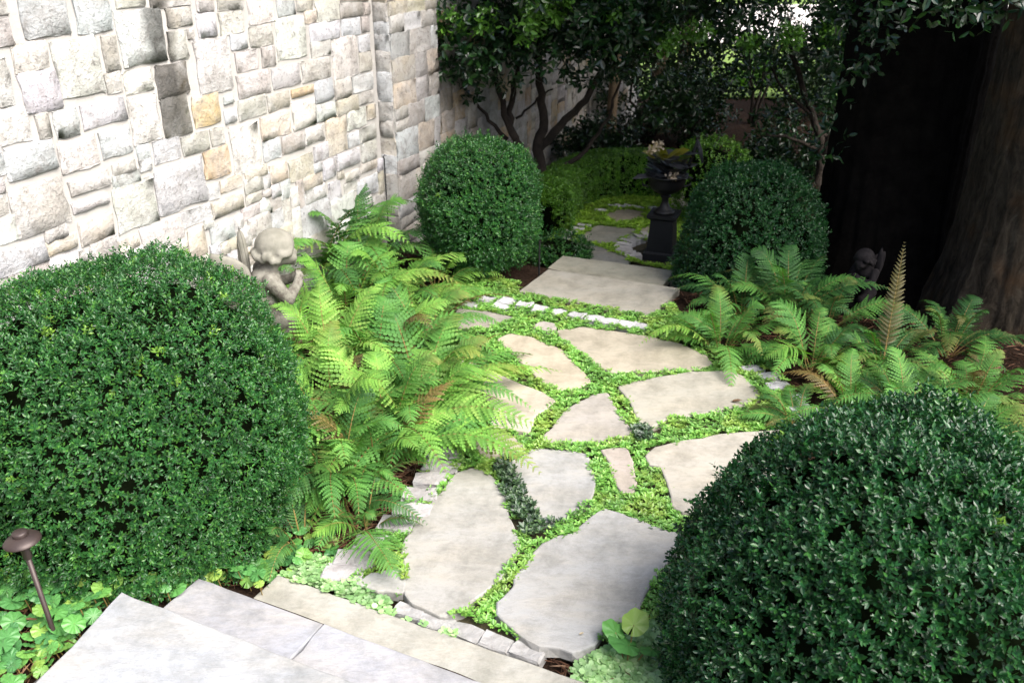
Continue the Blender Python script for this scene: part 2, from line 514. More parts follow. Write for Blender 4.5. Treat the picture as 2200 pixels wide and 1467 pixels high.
tag(slab_patch('road', [(-30, 26), (60, 22), (60, 34), (-30, 38)], -.30, MAT['drive']), kind='structure')

# ------------------------------------------------------------------ the stone wall
W0 = gp(832, 520); WA = R(23)
WD = np.array([math.sin(WA), math.cos(WA), 0]); WN = np.array([math.cos(WA), -math.sin(WA), 0])
def wp(x, y, off=0.0):
    d = ray(x, y)
    o = np.array([0, 0, CAM_H]) - (W0 + WN * off)
    k = -(o @ WN) / (d @ WN)
    p = o + k * d
    return p @ WD, p[2]
su, sv = wp(335, 60)
MAT['wall'] = stone_mat('wall_granite', amount=.85, bstr=1.0, stain=((su, .10), (sv, .62)))
wall = thing('stone_wall', 'tall coursed rubble granite wall with pale mortar and a projecting pilaster', 'wall', tuple(W0), math.pi / 2 - WA)
wall.location.z = 0
CS = {k_: tuple(.72 * q_ for q_ in v_) if k_ not in 'de' else v_ for k_, v_ in {'g': (.58, .59, .60), 'w': (.70, .685, .645), 't': (.52, .49, .45), 'o': (.60, .44, .25), 'd': (.10, .085, .065), 'b': (.60, .53, .43), 'e': (.13, .12, .10)}.items()}
T1 = [(85,-150,540,262,'g'),(530,-150,880,235,'g'),(-90,160,90,360,'t'),(-90,-50,45,105,'t'),(65,350,375,535,'t'),(-90,480,105,830,'t'),
 (105,600,480,840,'g'),(385,335,810,720,'w'),(780,290,935,545,'t'),(810,590,950,715,'t'),(890,100,1300,470,'g'),(885,-60,1130,40,'t'),(1165,-50,1490,35,'t'),
 (1290,80,1505,190,'t'),(1300,260,1470,450,'t'),(1465,235,1515,300,'t'),(955,580,1200,700,'w'),(1205,530,1480,720,'d'),(990,790,1262,1082,'w'),
 (1245,785,1500,1030,'e'),(1495,775,1745,950,'o'),(1505,325,1825,690,'w'),(1525,-60,1670,75,'t'),(1690,-60,1905,60,'t'),(1535,120,1695,275,'g'),(1710,105,1910,245,'t'),
 (-90,890,260,1085,'w'),(265,905,395,1075,'t'),(400,885,615,1050,'g'),(620,835,980,935,'g'),(10,1190,440,1320,'g'),(435,1130,770,1285,'w'),(760,1045,1030,1190,'g'),
 (870,1305,1055,1330,'t'),(1065,1160,1175,1235,'g'),(1085,1265,1180,1330,'g'),(1190,1130,1415,1230,'g'),(1415,1090,1640,1165,'t'),(1645,1025,1760,1120,'t'),
 (1585,1205,1805,1355,'o'),(1755,880,1855,945,'g'),(1745,735,1825,800,'g'),(1790,1015,2050,1300,'w')]
T3 = [(50,490,545,712,'t'),(525,410,855,420,'t'),(555,585,845,560,'w'),(598,735,890,815,'b'),(868,470,1240,700,'w'),(1195,320,1620,545,'g'),
 (1625,450,1715,520,'g'),(1720,405,1895,430,'b'),(1905,345,2060,455,'t'),(1415,660,1650,680,'g'),(1655,580,1910,600,'b'),(1925,520,2050,540,'t'),(1890,625,2040,650,'t'),
 (-90,730,130,850,'w'),(-90,530,50,640,'t'),(-90,400,25,480,'t'),(345,890,600,900,'b'),(-90,1000,370,1010,'g'),(610,960,705,1000,'t'),(1090,780,1440,830,'w'),
 (920,880,1085,900,'b'),(1465,790,1620,960,'b'),(1640,770,1850,840,'g'),(1640,900,1730,1000,'g')]
T2 = [(170,-60,395,165,'w'),(400,-60,550,110,'g'),(555,-60,690,75,'t'),(190,220,380,340,'t'),(388,155,645,430,'w'),(655,150,697,180,'t'),(705,-60,905,150,'w'),
 (908,35,1088,115,'t'),(1092,30,1140,110,'t'),(905,-80,1130,5,'e'),(670,200,910,290,'g'),(915,165,1068,260,'g'),(1072,145,1140,245,'t'),(675,340,835,425,'t'),
 (842,315,1050,590,'w'),(1052,290,1145,390,'g'),(1058,425,1160,545,'t'),(80,420,265,530,'t'),(285,380,400,510,'t'),(90,600,360,720,'t'),(370,550,595,650,'g'),
 (605,495,835,600,'t'),(-80,745,75,790,'g'),(100,800,330,890,'t'),(335,760,510,830,'t'),(525,715,700,725,'o'),(705,655,855,770,'g'),(862,640,1000,750,'t'),
 (1005,610,1170,690,'g'),(525,820,720,970,'w'),(722,840,875,920,'g'),(880,800,1055,860,'b'),(1057,750,1175,790,'t'),(275,935,520,1040,'b'),(300,1120,445,1230,'g'),
 (447,1090,630,1160,'t'),(632,1020,785,1090,'t'),(790,945,965,1170,'b'),(962,890,1115,980,'w'),(1117,840,1190,920,'b'),(970,1060,1060,1130,'g'),(1065,1020,1195,1080,'t'),
 (700,1160,820,1230,'g'),(500,1275,700,1370,'b'),(350,1315,498,1400,'b'),(160,1350,340,1420,'b'),(700,1300,768,1340,'g'),(770,1280,875,1380,'g'),(880,1230,1065,1270,'g'),
 (1078,1135,1200,1240,'w'),(945,1375,1060,1390,'t'),(1070,1305,1200,1310,'b'),(612,1400,770,1440,'b'),(1040,1435,1210,1500,'g'),(40,285,180,370,'g')]
rects = []
for L, ox, oy in ((T1, 0, 0), (T2, 480, 0), (T3, 0, 280)):
    sc = 560 / 2054
    for a, b, c_, d_, k in L:
        u0, v1 = wp(ox + a * sc, oy + b * sc); u1, v0 = wp(ox + c_ * sc, oy + d_ * sc)
        if u1 - u0 > .03 and v1 - v0 > .03:
            rects.append([u0, u1, v0, v1, k])
for it in range(3):
    for i in range(len(rects)):
        for j in range(i + 1, len(rects)):
            a, b = rects[i], rects[j]
            ou = min(a[1], b[1]) - max(a[0], b[0]); ov = min(a[3], b[3]) - max(a[2], b[2])
            if ou > 0 and ov > 0:
                if ou < ov:
                    l, r_ = (a, b) if a[0] + a[1] < b[0] + b[1] else (b, a)
                    m_ = (max(a[0], b[0]) + min(a[1], b[1])) / 2
                    l[1] = min(l[1], m_); r_[0] = max(r_[0], m_)
                else:
                    l, r_ = (a, b) if a[2] + a[3] < b[2] + b[3] else (b, a)
                    m_ = (max(a[2], b[2]) + min(a[3], b[3])) / 2
                    l[3] = min(l[3], m_); r_[2] = max(r_[2], m_)
rects = [r_ for r_ in rects if r_[1] - r_[0] > .04 and r_[3] - r_[2] > .035]
def fill(rects, U0, U1, V0, V1, maxu, maxv, seed, keys='gwttbg', umin=.08, vmin=.06):
    """lay further stones into the places still free"""
    r = random.Random(seed)
    cs = .02
    nu, nv = int((U1 - U0) / cs), int((V1 - V0) / cs)
    occ = np.zeros((nu, nv), bool)
    for a in rects:
        i0, i1 = int(math.floor((a[0] - U0) / cs)), int(math.ceil((a[1] - U0) / cs))
        j0, j1 = int(math.floor((a[2] - V0) / cs)), int(math.ceil((a[3] - V0) / cs))
        occ[max(i0, 0):max(i1, 0), max(j0, 0):max(j1, 0)] = True
    out = []
    for j in range(nv):
        for i in range(nu):
            if occ[i, j]:
                continue
            h = r.choice((.10, .14, .2, maxv)); w_ = min(maxu, h * r.uniform(.9, 2.4))
            jn = 0
            while j + jn < nv and jn * cs < h and not occ[i, j + jn]:
                jn += 1
            in_ = 0
            while i + in_ < nu and in_ * cs < w_ and not occ[i + in_, j:j + jn].any():
                in_ += 1
            if in_ * cs >= umin and jn * cs >= vmin:
                out.append([U0 + i * cs, U0 + (i + in_) * cs, V0 + j * cs, V0 + (j + jn) * cs, r.choice(keys)])
                occ[i:i + in_, j:j + jn] = True
    return out
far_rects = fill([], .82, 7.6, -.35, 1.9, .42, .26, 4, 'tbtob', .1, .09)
hid = fill(rects, -4.6, 0, 0, 2.72, .4, .26, 5)
def stone_mesh(u0, u1, v0, v1, seed, prot=.021, gap=-.005, flat=False):
    r = np.random.default_rng(seed)
    u0 += gap; u1 -= gap; v0 += gap; v1 -= gap
    w_, h = u1 - u0, v1 - v0
    nu = 4 if w_ > .12 else 3; nv = 4 if h > .15 else 3
    gu = np.concatenate([[0], np.linspace(.03, .97, nu), [1]]); gv = np.concatenate([[0], np.linspace(.035, .965, nv), [1]])
    A, B = np.meshgrid(gu, gv, indexing='ij')
    j = min(w_, h) * .028
    Uu = u0 + A * w_ + r.normal(0, j, A.shape); Vv = v0 + B * h + r.normal(0, j, A.shape)
    edge = (A == 0) | (A == 1) | (B == 0) | (B == 1)
    corner = ((A == 0) | (A == 1)) & ((B == 0) | (B == 1))
    Uu[corner] += (.5 - A[corner]) * w_ * r.uniform(.02, .10, 4); Vv[corner] += (.5 - B[corner]) * h * r.uniform(.02, .14, 4)
    Uu = np.clip(Uu, u0 - .006, u1 + .006); Vv = np.clip(Vv, v0 - .006, v1 + .006)
    D = np.where(edge, r.uniform(.011, .017, A.shape), prot * (.75 + .25 * r.random()) + r.normal(0, .0035, A.shape))
    D = np.where(~edge & (B < .2), D * r.uniform(.8, 1.15), D)
    V = np.stack([Uu, -D, Vv], -1).reshape(-1, 3)
    n1, n2 = A.shape
    F = [(a * n2 + b, (a + 1) * n2 + b, (a + 1) * n2 + b + 1, a * n2 + b + 1) for a in range(n1 - 1) for b in range(n2 - 1)]
    loop = [(a, 0) for a in range(n1)] + [(n1 - 1, b) for b in range(1, n2)] + [(a, n2 - 1) for a in range(n1 - 2, -1, -1)] + [(0, b) for b in range(n2 - 2, 0, -1)]
    li = [a * n2 + b for a, b in loop]
    base = len(V)
    VB = V[li].copy(); VB[:, 1] = .02
    V = np.concatenate([V, VB])
    m_ = len(li)
    F += [(li[q], base + q, base + (q + 1) % m_, li[(q + 1) % m_]) for q in range(m_)]
    stone_mesh.grid = (n1, n2)
    return V, F
def lay(rs, parent, seed, y0=0.0, shade=1.0):
    for i, (u0, u1, v0, v1, k) in enumerate(rs):
        rr = random.Random(seed + i)
        V, F = stone_mesh(u0, u1, v0, v1, seed * 131 + i)
        V[:, 1] += y0
        c_ = CS[k]
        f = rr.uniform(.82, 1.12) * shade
        col = tuple(min(.8, q * f * rr.uniform(.96, 1.04)) for q in c_)
        obj('stone', arris(mkmesh('stone', V, [np.array(F)], [MAT['wall']]), *stone_mesh.grid), parent, color=col)
MB().box((-8, -.007, -.6), (8.2, .4, 3.0)).build('mortar', MAT['mortar'], wall)
lay(rects, wall, 100)
lay(hid, wall, 900)
lay(far_rects, wall, 2000, 0, .8)  # far stones coloured darker to stand in for shade beyond the pilaster
# pilaster: a part of the wall with its own stones on the front and on the return
PW, PP = .80, .14
pil = MB().box((0, -PP, -.5), (PW, .0, 3.0)).build('pilaster', MAT['mortar'], wall)
def courses(U0, U1, V0, V1, seed, hs, split):
    r = random.Random(seed); out = []; v = V0
    while v < V1 - .03:
        h = min(r.choice(hs), V1 - v)
        u = U0
        while u < U1 - .02:
            w_ = r.choice(split)
            if U1 - u - w_ < .09: w_ = U1 - u
            if h > .17 and r.random() < .4 and w_ < .3:
                q = h * r.uniform(.4, .6)
                out.append([u, u + w_, v, v + q, r.choice('tgtb')]); out.append([u, u + w_, v + q, v + h, r.choice('tgt')])
            else:
                out.append([u, u + w_, v, v + h, r.choice('tttgb')])
            u += w_
        v += h
    return out
lay(courses(0, PW, 0, 2.4, 3, (.11, .13, .2, .24), (.22, .30, .38)), pil, 4000, -PP, .92)
for i, (u0, u1, v0, v1, k) in enumerate(courses(0, PP, 0, 2.4, 8, (.13, .16, .24), (.14,))):
    V, F = stone_mesh(u0 + .012, u1, v0, v1, 5000 + i, .022)
    V = np.stack([V[:, 1], -V[:, 0], V[:, 2]], 1)
    obj('stone', arris(mkmesh('stone', V, [np.array(F)], [MAT['wall']]), *stone_mesh.grid), pil, color=CS[k])

# ------------------------------------------------------------------ steps, patio, paths
def poly_slab(name, pts, z, th, parent, color, mat, jit=.004, bev=.008, seed=0, sub=.06, smooth_=True, tilt=.0):
    """a stone slab from its outline in plan: broken edge, softened arris"""
    r = np.random.default_rng(seed)
    P = np.array(pts, float)[:, :2]
    if smooth_:
        cc = P.mean(0); vv = P - cc; P = cc + vv * (1 + .014 / np.linalg.norm(vv, axis=1, keepdims=True))
        for _ in range(1):
            Q = []
            for i in range(len(P)):
                a, b = P[i], P[(i + 1) % len(P)]
                Q += [a * .88 + b * .12, a * .12 + b * .88]
            P = np.array(Q)
    Q = []
    for i in range(len(P)):
        a, b = P[i], P[(i + 1) % len(P)]
        k = max(1, int(np.linalg.norm(b - a) / sub))
        for q in range(k):
            Q.append(a + (b - a) * q / k)
    P = np.array(Q)
    area = .5 * np.sum(P[:, 0] * np.roll(P[:, 1], -1) - np.roll(P[:, 0], -1) * P[:, 1])
    if area < 0: P = P[::-1]
    T = nrm(np.roll(P, -1, 0) - np.roll(P, 1, 0))
    Nn = np.stack([T[:, 1], -T[:, 0]], 1)
    P = P + Nn * r.normal(0, jit, len(P))[:, None]
    c = P.mean(0)
    n = len(P)
    rings = [(P - Nn * bev, z), (P - Nn * bev * .25, z - bev * .35), (P, z - bev), (P + Nn * r.normal(0, jit, n)[:, None], z - th)]
    V = np.concatenate([np.concatenate([q - c, np.full((n, 1), zz)], 1) for q, zz in rings])
    V[:n, 2] += lump(V[:n], 6, seed) * .0015 + tilt * V[:n, 0]
    F = [tuple(range(n))] + [(k * n + i, (k + 1) * n + i, (k + 1) * n + (i + 1) % n, k * n + (i + 1) % n) for k in range(3) for i in range(n)]
    mb = MB().add(V, F)
    return mb.build(name, mat, parent, loc=(c[0], c[1], 0), color=tuple(k * q for k, q in zip((.62, .635, .645), color)))
GREY, LAV, TAN, BEI, WARM, OLI = (.46, .45, .44), (.50, .49, .52), (.52, .46, .36), (.50, .47, .41), (.58, .50, .38), (.40, .38, .31)
a2 = lambda p: np.array(p[:2])
NOS = np.array([AX[1], -AX[0]])                  # along the nosings, to the right
steps = thing('stone_steps', 'broad pale bluestone steps leading down to the patio', 'steps')
def tread(corner, L, depth, z, th, color, seed, back=0.0, cut=None):
    c = a2(corner)
    segs = [(0, L)] if cut is None else [(0, cut - .003), (cut + .003, L)]
    for i, (p, q) in enumerate(segs):
        pts = [c + NOS * p, c + NOS * q, c + NOS * q - AX * depth, c + NOS * p - AX * depth]
        poly_slab('tread', pts, z, th, steps, color if i == 0 else tuple(k * 1.06 for k in color), MAT['flag'], .0022, .006, seed + i, .07, False)
ZC, ZB, ZA = .03, .18, .33
pC, pB, pA = gp(597, 1234, ZC), gp(426, 1240, ZB), gp(261, 1270, ZA)
tread(pC, 1.47, .50, ZC, .055, (.50, .48, .43), 11)
tread(pB, 1.90, .50, ZB, .055, (.43, .43, .47), 12, cut=.62)
qA = gp(75, 1467, ZA); qA = pA + (qA - pA) * 2.2
poly_slab('tread', [a2(pA), a2(pA) + NOS * 2.1, a2(pA) + NOS * 2.1 - AX * 1.0, a2(qA)], ZA, .055, steps, (.45, .46, .485), MAT['flag'], .0022, .006, 14, .07, False)
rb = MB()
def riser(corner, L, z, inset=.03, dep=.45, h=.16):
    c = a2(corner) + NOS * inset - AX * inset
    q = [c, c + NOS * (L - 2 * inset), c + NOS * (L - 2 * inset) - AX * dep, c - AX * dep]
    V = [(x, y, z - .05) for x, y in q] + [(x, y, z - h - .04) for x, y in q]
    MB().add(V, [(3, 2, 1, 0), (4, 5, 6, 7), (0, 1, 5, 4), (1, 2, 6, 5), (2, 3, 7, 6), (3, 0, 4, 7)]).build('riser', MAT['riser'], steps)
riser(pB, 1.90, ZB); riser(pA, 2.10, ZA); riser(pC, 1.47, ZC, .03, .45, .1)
p4 = pA - np.array([AX[0], AX[1], 0]) * .80 + np.array([NOS[0], NOS[1], 0]) * .25; p4[2] = .48
tread(p4, 2.1, 1.2, .48, .055, GREY, 16); riser(p4, 2.1, .48, .03, 1.0)
# far steps
fsteps = thing('stone_steps', 'two wide olive-grey stone treads stepping down beyond the patio to the urn', 'steps')
Lq = [gp(1114, 626, .03), gp(1178, 578, .03), gp(1461, 619, .03), gp(1397, 680, .03)]
poly_slab('tread', [a2(q) for q in Lq], .03, .06, fsteps, (.44, .41, .35), MAT['flag'], .002, .006, 21, .07, False)
q1, q2 = gp(1209, 549, -.11), gp(1451, 581, -.11)
ax3 = np.array([AX[0], AX[1]])
Mq = [a2(q1) - ax3 * .75, a2(q1), a2(q2), a2(q2) - ax3 * .75]
poly_slab('tread', Mq, -.11, .06, fsteps, (.42, .40, .32), MAT['flag'], .002, .006, 22, .07, False)
M3 = [a2(q1) - ax3 * .2 - NOS * .02, a2(q1) + ax3 * .34, a2(q2) + ax3 * .34, a2(q2) - ax3 * .2]
poly_slab('tread', M3, -.25, .06, fsteps, (.36, .34, .29), MAT['flag'], .002, .006, 23, .07, False)
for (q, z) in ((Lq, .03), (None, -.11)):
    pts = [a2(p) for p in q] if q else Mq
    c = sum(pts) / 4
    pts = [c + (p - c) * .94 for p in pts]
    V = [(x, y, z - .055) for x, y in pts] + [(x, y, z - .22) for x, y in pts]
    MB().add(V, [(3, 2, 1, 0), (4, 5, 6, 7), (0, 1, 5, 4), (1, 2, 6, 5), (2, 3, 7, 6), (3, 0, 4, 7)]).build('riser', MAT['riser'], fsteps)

# patio: a bed of soil carrying flagstones and setts
def cr(L, ox, oy, s):
    return [(ox + x * s, oy + y * s) for x, y in L]
S3 = 700 / 2200
PATIO_PX = [(960,600),(1110,612),(1130,640),(1400,684),(1440,655),(1510,740),(1640,785),(1710,850),(1690,960),(1560,1150),(1450,1240),(1430,1330),
            (1240,1412),(1040,1362),(900,1312),(850,1285),(770,1262),(700,1225),(840,1140),(910,1030),(935,960),(930,860),(930,700)]
PATIO = np.array([a2(gp(x, y, .0)) for x, y in PATIO_PX])
patio = slab_patch('patio', [tuple(p) for p in PATIO], .004, MAT['bed'], .05)
tag(patio, kind='structure')
FLAGS = [
 (cr([(615,225),(800,195),(1200,255),(1420,300),(1600,375),(1665,445),(1500,490),(1250,490),(990,500),(870,440),(720,330),(650,270)],1000,640,S3), TAN, 0),
 (cr([(210,280),(300,245),(450,265),(560,320),(650,350),(720,430),(850,560),(730,610),(640,620),(500,560),(430,470),(350,400),(300,350)],1000,640,S3), WARM, 0),
 (cr([(-60,410),(80,450),(200,500),(330,570),(450,610),(600,690),(540,740),(460,790),(430,900),(330,880),(170,860),(165,790),(200,730),(60,600)],1000,640,S3), (.62,.54,.44), 0),
 (cr([(520,945),(600,860),(700,740),(850,660),(960,640),(1000,730),(1050,800),(1125,905),(1000,950),(800,960),(600,985)],1000,640,S3), (.46,.42,.38), 0),
 (cr([(1045,600),(1120,570),(1350,530),(1500,505),(1780,490),(1850,520),(1930,590),(1990,650),(1900,710),(1750,740),(1500,790),(1380,800),(1280,860),(1190,850),(1130,700)],1000,640,S3), (.47,.44,.37), 0),
 (cr([(1225,1060),(1300,1000),(1500,965),(1750,920),(1950,900),(2150,880),(2180,1200),(1900,1400),(1480,1440),(1400,1400),(1380,1250),(1330,1130),(1250,1120)],1000,640,S3), (.50,.46,.40), 0),
 ([(1095,995),(1150,965),(1215,967),(1262,978),(1275,1032),(1273,1062),(1224,1105),(1195,1119),(1160,1115),(1141,1083),(1128,1064)], GREY, 0),
 (cr([(60,950),(130,920),(220,910),(310,940),(395,1010),(370,1035),(300,1050),(220,1085),(100,1060)],1000,640,S3), TAN, 0),
 (cr([(915,1030),(1000,1015),(1090,1020),(1120,1120),(1150,1220),(1130,1300),(1050,1300),(1000,1200),(980,1100)],1000,640,S3), (.50,.43,.38), 0),
 (cr([(1190,60),(1300,20),(1390,40),(1460,110),(1510,200),(1540,330),(1590,480),(1610,560),(1540,680),(1470,770),(1290,900),(1250,960),(1100,1000),(1010,960),(900,900),(850,850),(860,640),(850,510),(960,340),(1110,160)],600,1000,S3), (.46,.44,.41), 0),
 (cr([(520,790),(640,720),(840,690),(835,840),(690,835)],600,1000,S3), GREY, 0),
 (cr([(0,600),(70,520),(270,450),(420,310),(480,300),(600,330),(800,420),(1000,465),(970,600),(900,640),(780,760),(660,1000),(590,1040),(480,1070),(420,1180),(280,1240),(60,1200),(-60,1150),(-250,1000),(-230,900),(-130,800),(-120,740)],1150,1000,S3), (.47,.46,.45), 0),
 (cr([(-60,70),(150,95),(330,130),(300,150),(180,180),(100,200),(-60,200)],1000,640,S3), (.42,.38,.34), 0),
 (cr([(450,190),(520,160),(590,172),(612,200),(540,215)],1000,640,S3), (.52,.47,.42), 0),
]
FLAG_POLYS = []
for i, (px, colr, _) in enumerate(FLAGS):
    z = .040 + (i % 3) * .004
    pts = [a2(gp(x, y, z)) for x, y in px]
    FLAG_POLYS.append(np.array(pts))
    poly_slab('flagstone', pts, z, .05, patio, colr, MAT['flag'], .004, .008, 40 + i, .05, True)
def sett_mesh(seed):
    r = np.random.default_rng(seed)
    V, F = stone_mesh(-.055, .055, -.04, .04, seed, .024, .0)
    V = np.stack([V[:, 0], V[:, 2], -V[:, 1]], 1)
    V[:, 2] = np.where(V[:, 2] < -.015, -.06, V[:, 2])
    return mkmesh('sett', V, [np.array(F)], [MAT['sett']])
SETT = [sett_mesh(600 + i) for i in range(6)]
SETT_PTS = []
def sett(px, py, z, ang, parent, size=1.0, col=None, i=0, sy=1.0):
    p = gp(px, py, z)
    rr = random.Random(i * 7 + int(px))
    SETT_PTS.append((p[0], p[1], .055 * min(size, 1.2)))
    f = rr.uniform(.85, 1.1)
    c = tuple(.78 * q for q in (col or (.62, .60, .60)))
    obj('sett', SETT[rr.randrange(6)], parent, loc=(p[0], p[1], z - .006), rot=(0, 0, ang + rr.uniform(-.12, .12)), scale=(size * rr.uniform(.9, 1.1), size * sy * rr.uniform(.9, 1.1), 1), color=tuple(k * f for k in c))
NA = -R(25)
for i, (x, y) in enumerate([(1127,657),(1162,665),(1203,672),(1239,680),(1277,688),(1309,694),(1344,700),(1375,702),(1075,660),(1048,646),(1010,656),(1090,648)]):
    sett(x, y, .028, NA, patio, 1.12, (.50, .49, .50), i, 1.15)
for i, (x, y) in enumerate([(902,1064),(886,1099),(851,1130),(925,1032),(948,1004),(955,975),(800,1168),(762,1204),(738,1232)]):
    sett(x, y, .03, R(-8), patio, 1.55, (.38, .35, .35), 30 + i, .85)
for i, (x, y) in enumerate([(1618,793),(1651,809),(1672,829),(1702,855),(1720,880)]):
    sett(x, y, .03, R(12), patio, 1.25, (.36, .355, .37), 50 + i, .8)
for i, (x, y) in enumerate([(880,1316),(940,1340),(1003,1362),(1066,1382),(1132,1404)]):
    sett(x, y, .004, NA, patio, 1.25, (.34, .33, .32), 70 + i, .8)

# the lower garden path
ZL = -.34
LP_PX = [(1170,560),(1195,490),(1250,440),(1330,420),(1470,405),(1500,440),(1470,600),(1420,585),(1215,540)]
lower = slab_patch('garden_path', [tuple(a2(gp(x, y, ZL))) for x, y in LP_PX], ZL - .005, MAT['bed'], .05)
tag(lower, kind='structure')
S6 = 360 / 1886
LOW_FLAGS = [(cr([(720,975),(830,900),(1000,885),(1200,915),(1140,1000),(1000,1030),(850,1035)],1160,280,S6), (.46,.40,.30)),
 (cr([(395,1245),(640,1060),(1110,1115),(1060,1180),(930,1210),(870,1290),(640,1275)],1160,280,S6), OLI),
 (cr([(1095,1165),(1140,1100),(1250,1065),(1240,1180)],1160,280,S6), (.45,.40,.32)),
 (cr([(380,1265),(560,1272),(850,1375),(1010,1440),(980,1520),(600,1460),(330,1380)],1160,280,S6), (.36,.35,.32)),
 (cr([(1450,760),(1640,680),(1700,900),(1520,930)],1160,280,S6), (.55,.50,.46))]
LOW_POLYS = []
for i, (px, colr) in enumerate(LOW_FLAGS):
    pts = [a2(gp(x, y, ZL + .04)) for x, y in px]
    LOW_POLYS.append(np.array(pts))
    poly_slab('flagstone', pts, ZL + .04, .05, lower, colr, MAT['flag'], .004, .008, 80 + i, .05, True)
pc = gp(1418, 548, ZL)
ring = [(1190,1185),(1120,1203),(1045,1228),(985,1252),(945,1290),(930,1322),(945,1355),(985,1388),(1050,1412)]
for i, (x, y) in enumerate(cr(ring, 1160, 280, S6)):
    p = gp(x, y, ZL + .03)
    sett(x, y, ZL + .035, math.atan2(p[1] - pc[1], p[0] - pc[0]), lower, 1.5, (.56, .52, .48), 90 + i, .62)
for i, (x, y) in enumerate(cr([(345,1150),(335,1190),(325,1228),(300,1262),(420,1115),(500,1078),(690,910),(830,860),(905,858),(1010,858),(1095,870),(1285,885)], 1160, 280, S6)):
    sett(x, y, ZL + .035, NA, lower, 1.3, (.58, .56, .54), 120 + i, .7)

# ------------------------------------------------------------------ ground cover in the joints
def inside(P, poly):
    x, y = P[:, 0], P[:, 1]
    r = np.zeros(len(P), bool)
    n = len(poly)
    for i in range(n):
        (x0, y0), (x1, y1) = poly[i][:2], poly[(i + 1) % n][:2]
        c = ((y0 > y) != (y1 > y)) & (x < (x1 - x0) * (y - y0) / (y1 - y0 + 1e-12) + x0)
        r ^= c
    return r
def shrink(poly, d):
    c = poly.mean(0)
    v = poly - c
    l = np.linalg.norm(v, axis=1, keepdims=True)
    return c + v * (1 - d / l)
def rand_in(poly, n, seed):
    r = np.random.default_rng(seed)
    a, b = poly.min(0), poly.max(0)
    P = r.uniform(a, b, (n, 2))
    return P[inside(P, poly)]
def rosettes(P2, z, leaf, nl, seed, tv=LEAF_V, lift=(.2, .9), zj=.02):
    r = np.random.default_rng(seed)
    n = len(P2)
    base = np.column_stack([P2, np.broadcast_to(z, n) + r.uniform(0, zj, n)])
    PP, AA, NN, SS = [], [], [], []
    a0 = r.uniform(0, 6.28, n)
    for k in range(nl):
        a = a0 + k * 2.4
        A = np.stack([np.cos(a), np.sin(a), r.uniform(lift[0], lift[1], n)], 1)
        PP.append(base + np.column_stack([np.cos(a) * .003, np.sin(a) * .003, np.full(n, .001 * k)]))
        AA.append(A); NN.append(np.column_stack([r.normal(0, .25, (n, 2)) - .3 * A[:, :2], np.ones(n)]))
        SS.append(leaf * r.uniform(.6, 1.2, n))
    return leaves(np.concatenate(PP), np.concatenate(AA), np.concatenate(NN), np.concatenate(SS), tv)
def free(P, polys, d, setts=True):
    k = np.ones(len(P), bool)
    for q in polys:
        k &= ~inside(P, shrink(q, d))
    if setts:
        S = np.array(SETT_PTS)
        for x, y, r_ in S:
            k &= np.hypot(P[:, 0] - x, P[:, 1] - y) > r_ * .9
    return P[k]
LAND = np.array([a2(q) for q in Lq])
def near_line(P, A, B, d):
    A = np.array(A); B = np.array(B)
    t_ = np.clip(((P - A) @ (B - A)) / ((B - A) @ (B - A)), 0, 1)
    return np.linalg.norm(P - (A + t_[:, None] * (B - A)), axis=1) < d
STEPC = np.array([a2(pC), a2(pC) + NOS * 1.47, a2(pC) + NOS * 1.47 - AX * .5, a2(pC) - AX * .5])
P = rand_in(PATIO, 26000, 21)
P = np.concatenate([free(P[:16000], FLAG_POLYS + [LAND, STEPC], .0), free(P[16000:], FLAG_POLYS + [LAND, STEPC], .02)])
P = P[(lump(np.column_stack([P, 0 * P[:, 0]]), 16, 6) > -.55) | (rng.random(len(P)) < .4)]
P = P[lump(np.column_stack([P, 0 * P[:, 0]]), 9, 5) > -.75]
b1 = [a2(gp(x, y)) for x, y in ((1085, 1010), (1105, 1065), (1135, 1120), (1145, 1150), (1180, 1125))]
isd = np.zeros(len(P), bool)
for q in range(len(b1) - 1):
    isd |= near_line(P, b1[q], b1[q + 1], .06)
isd |= near_line(P, a2(gp(1375, 935)), a2(gp(1385, 950)), .05)
hz = .022 + .012 * lump(np.column_stack([P, 0 * P[:, 0]]), 7, 8)
V, F = rosettes(P[~isd], hz[~isd], .024, 7, 31, LEAF_V, (.05, .75))
tag(obj('joint_ground_cover', mkmesh('joint_ground_cover', V, [F], [MAT['cover']])), 'low bright green leafy ground cover filling the joints between the flagstones', 'ground cover', kind='stuff')
V, F = rosettes(P[isd], hz[isd] + .01, .029, 8, 32, LEAF_V, (.2, 1.1))
tag(obj('bronze_ground_cover', mkmesh('bronze_ground_cover', V, [F], [MAT['coverdark']])), 'darker bronze-green ground cover in the joint between the two front flagstones', 'ground cover', kind='stuff')
LP = np.array([a2(gp(x, y, ZL)) for x, y in LP_PX])
P = free(rand_in(LP, 9000, 22), LOW_POLYS, .02)
P = P[np.hypot(P[:, 0] - pc[0], P[:, 1] - pc[1]) > .36]
V, F = rosettes(P, ZL + .025, .04, 6, 33, KITE_V, (.1, .7))
tag(obj('lime_ground_cover', mkmesh('lime_ground_cover', V, [F], [MAT['coverlime']])), 'lime green ground cover between the flagstones around the urn', 'ground cover', kind='stuff')
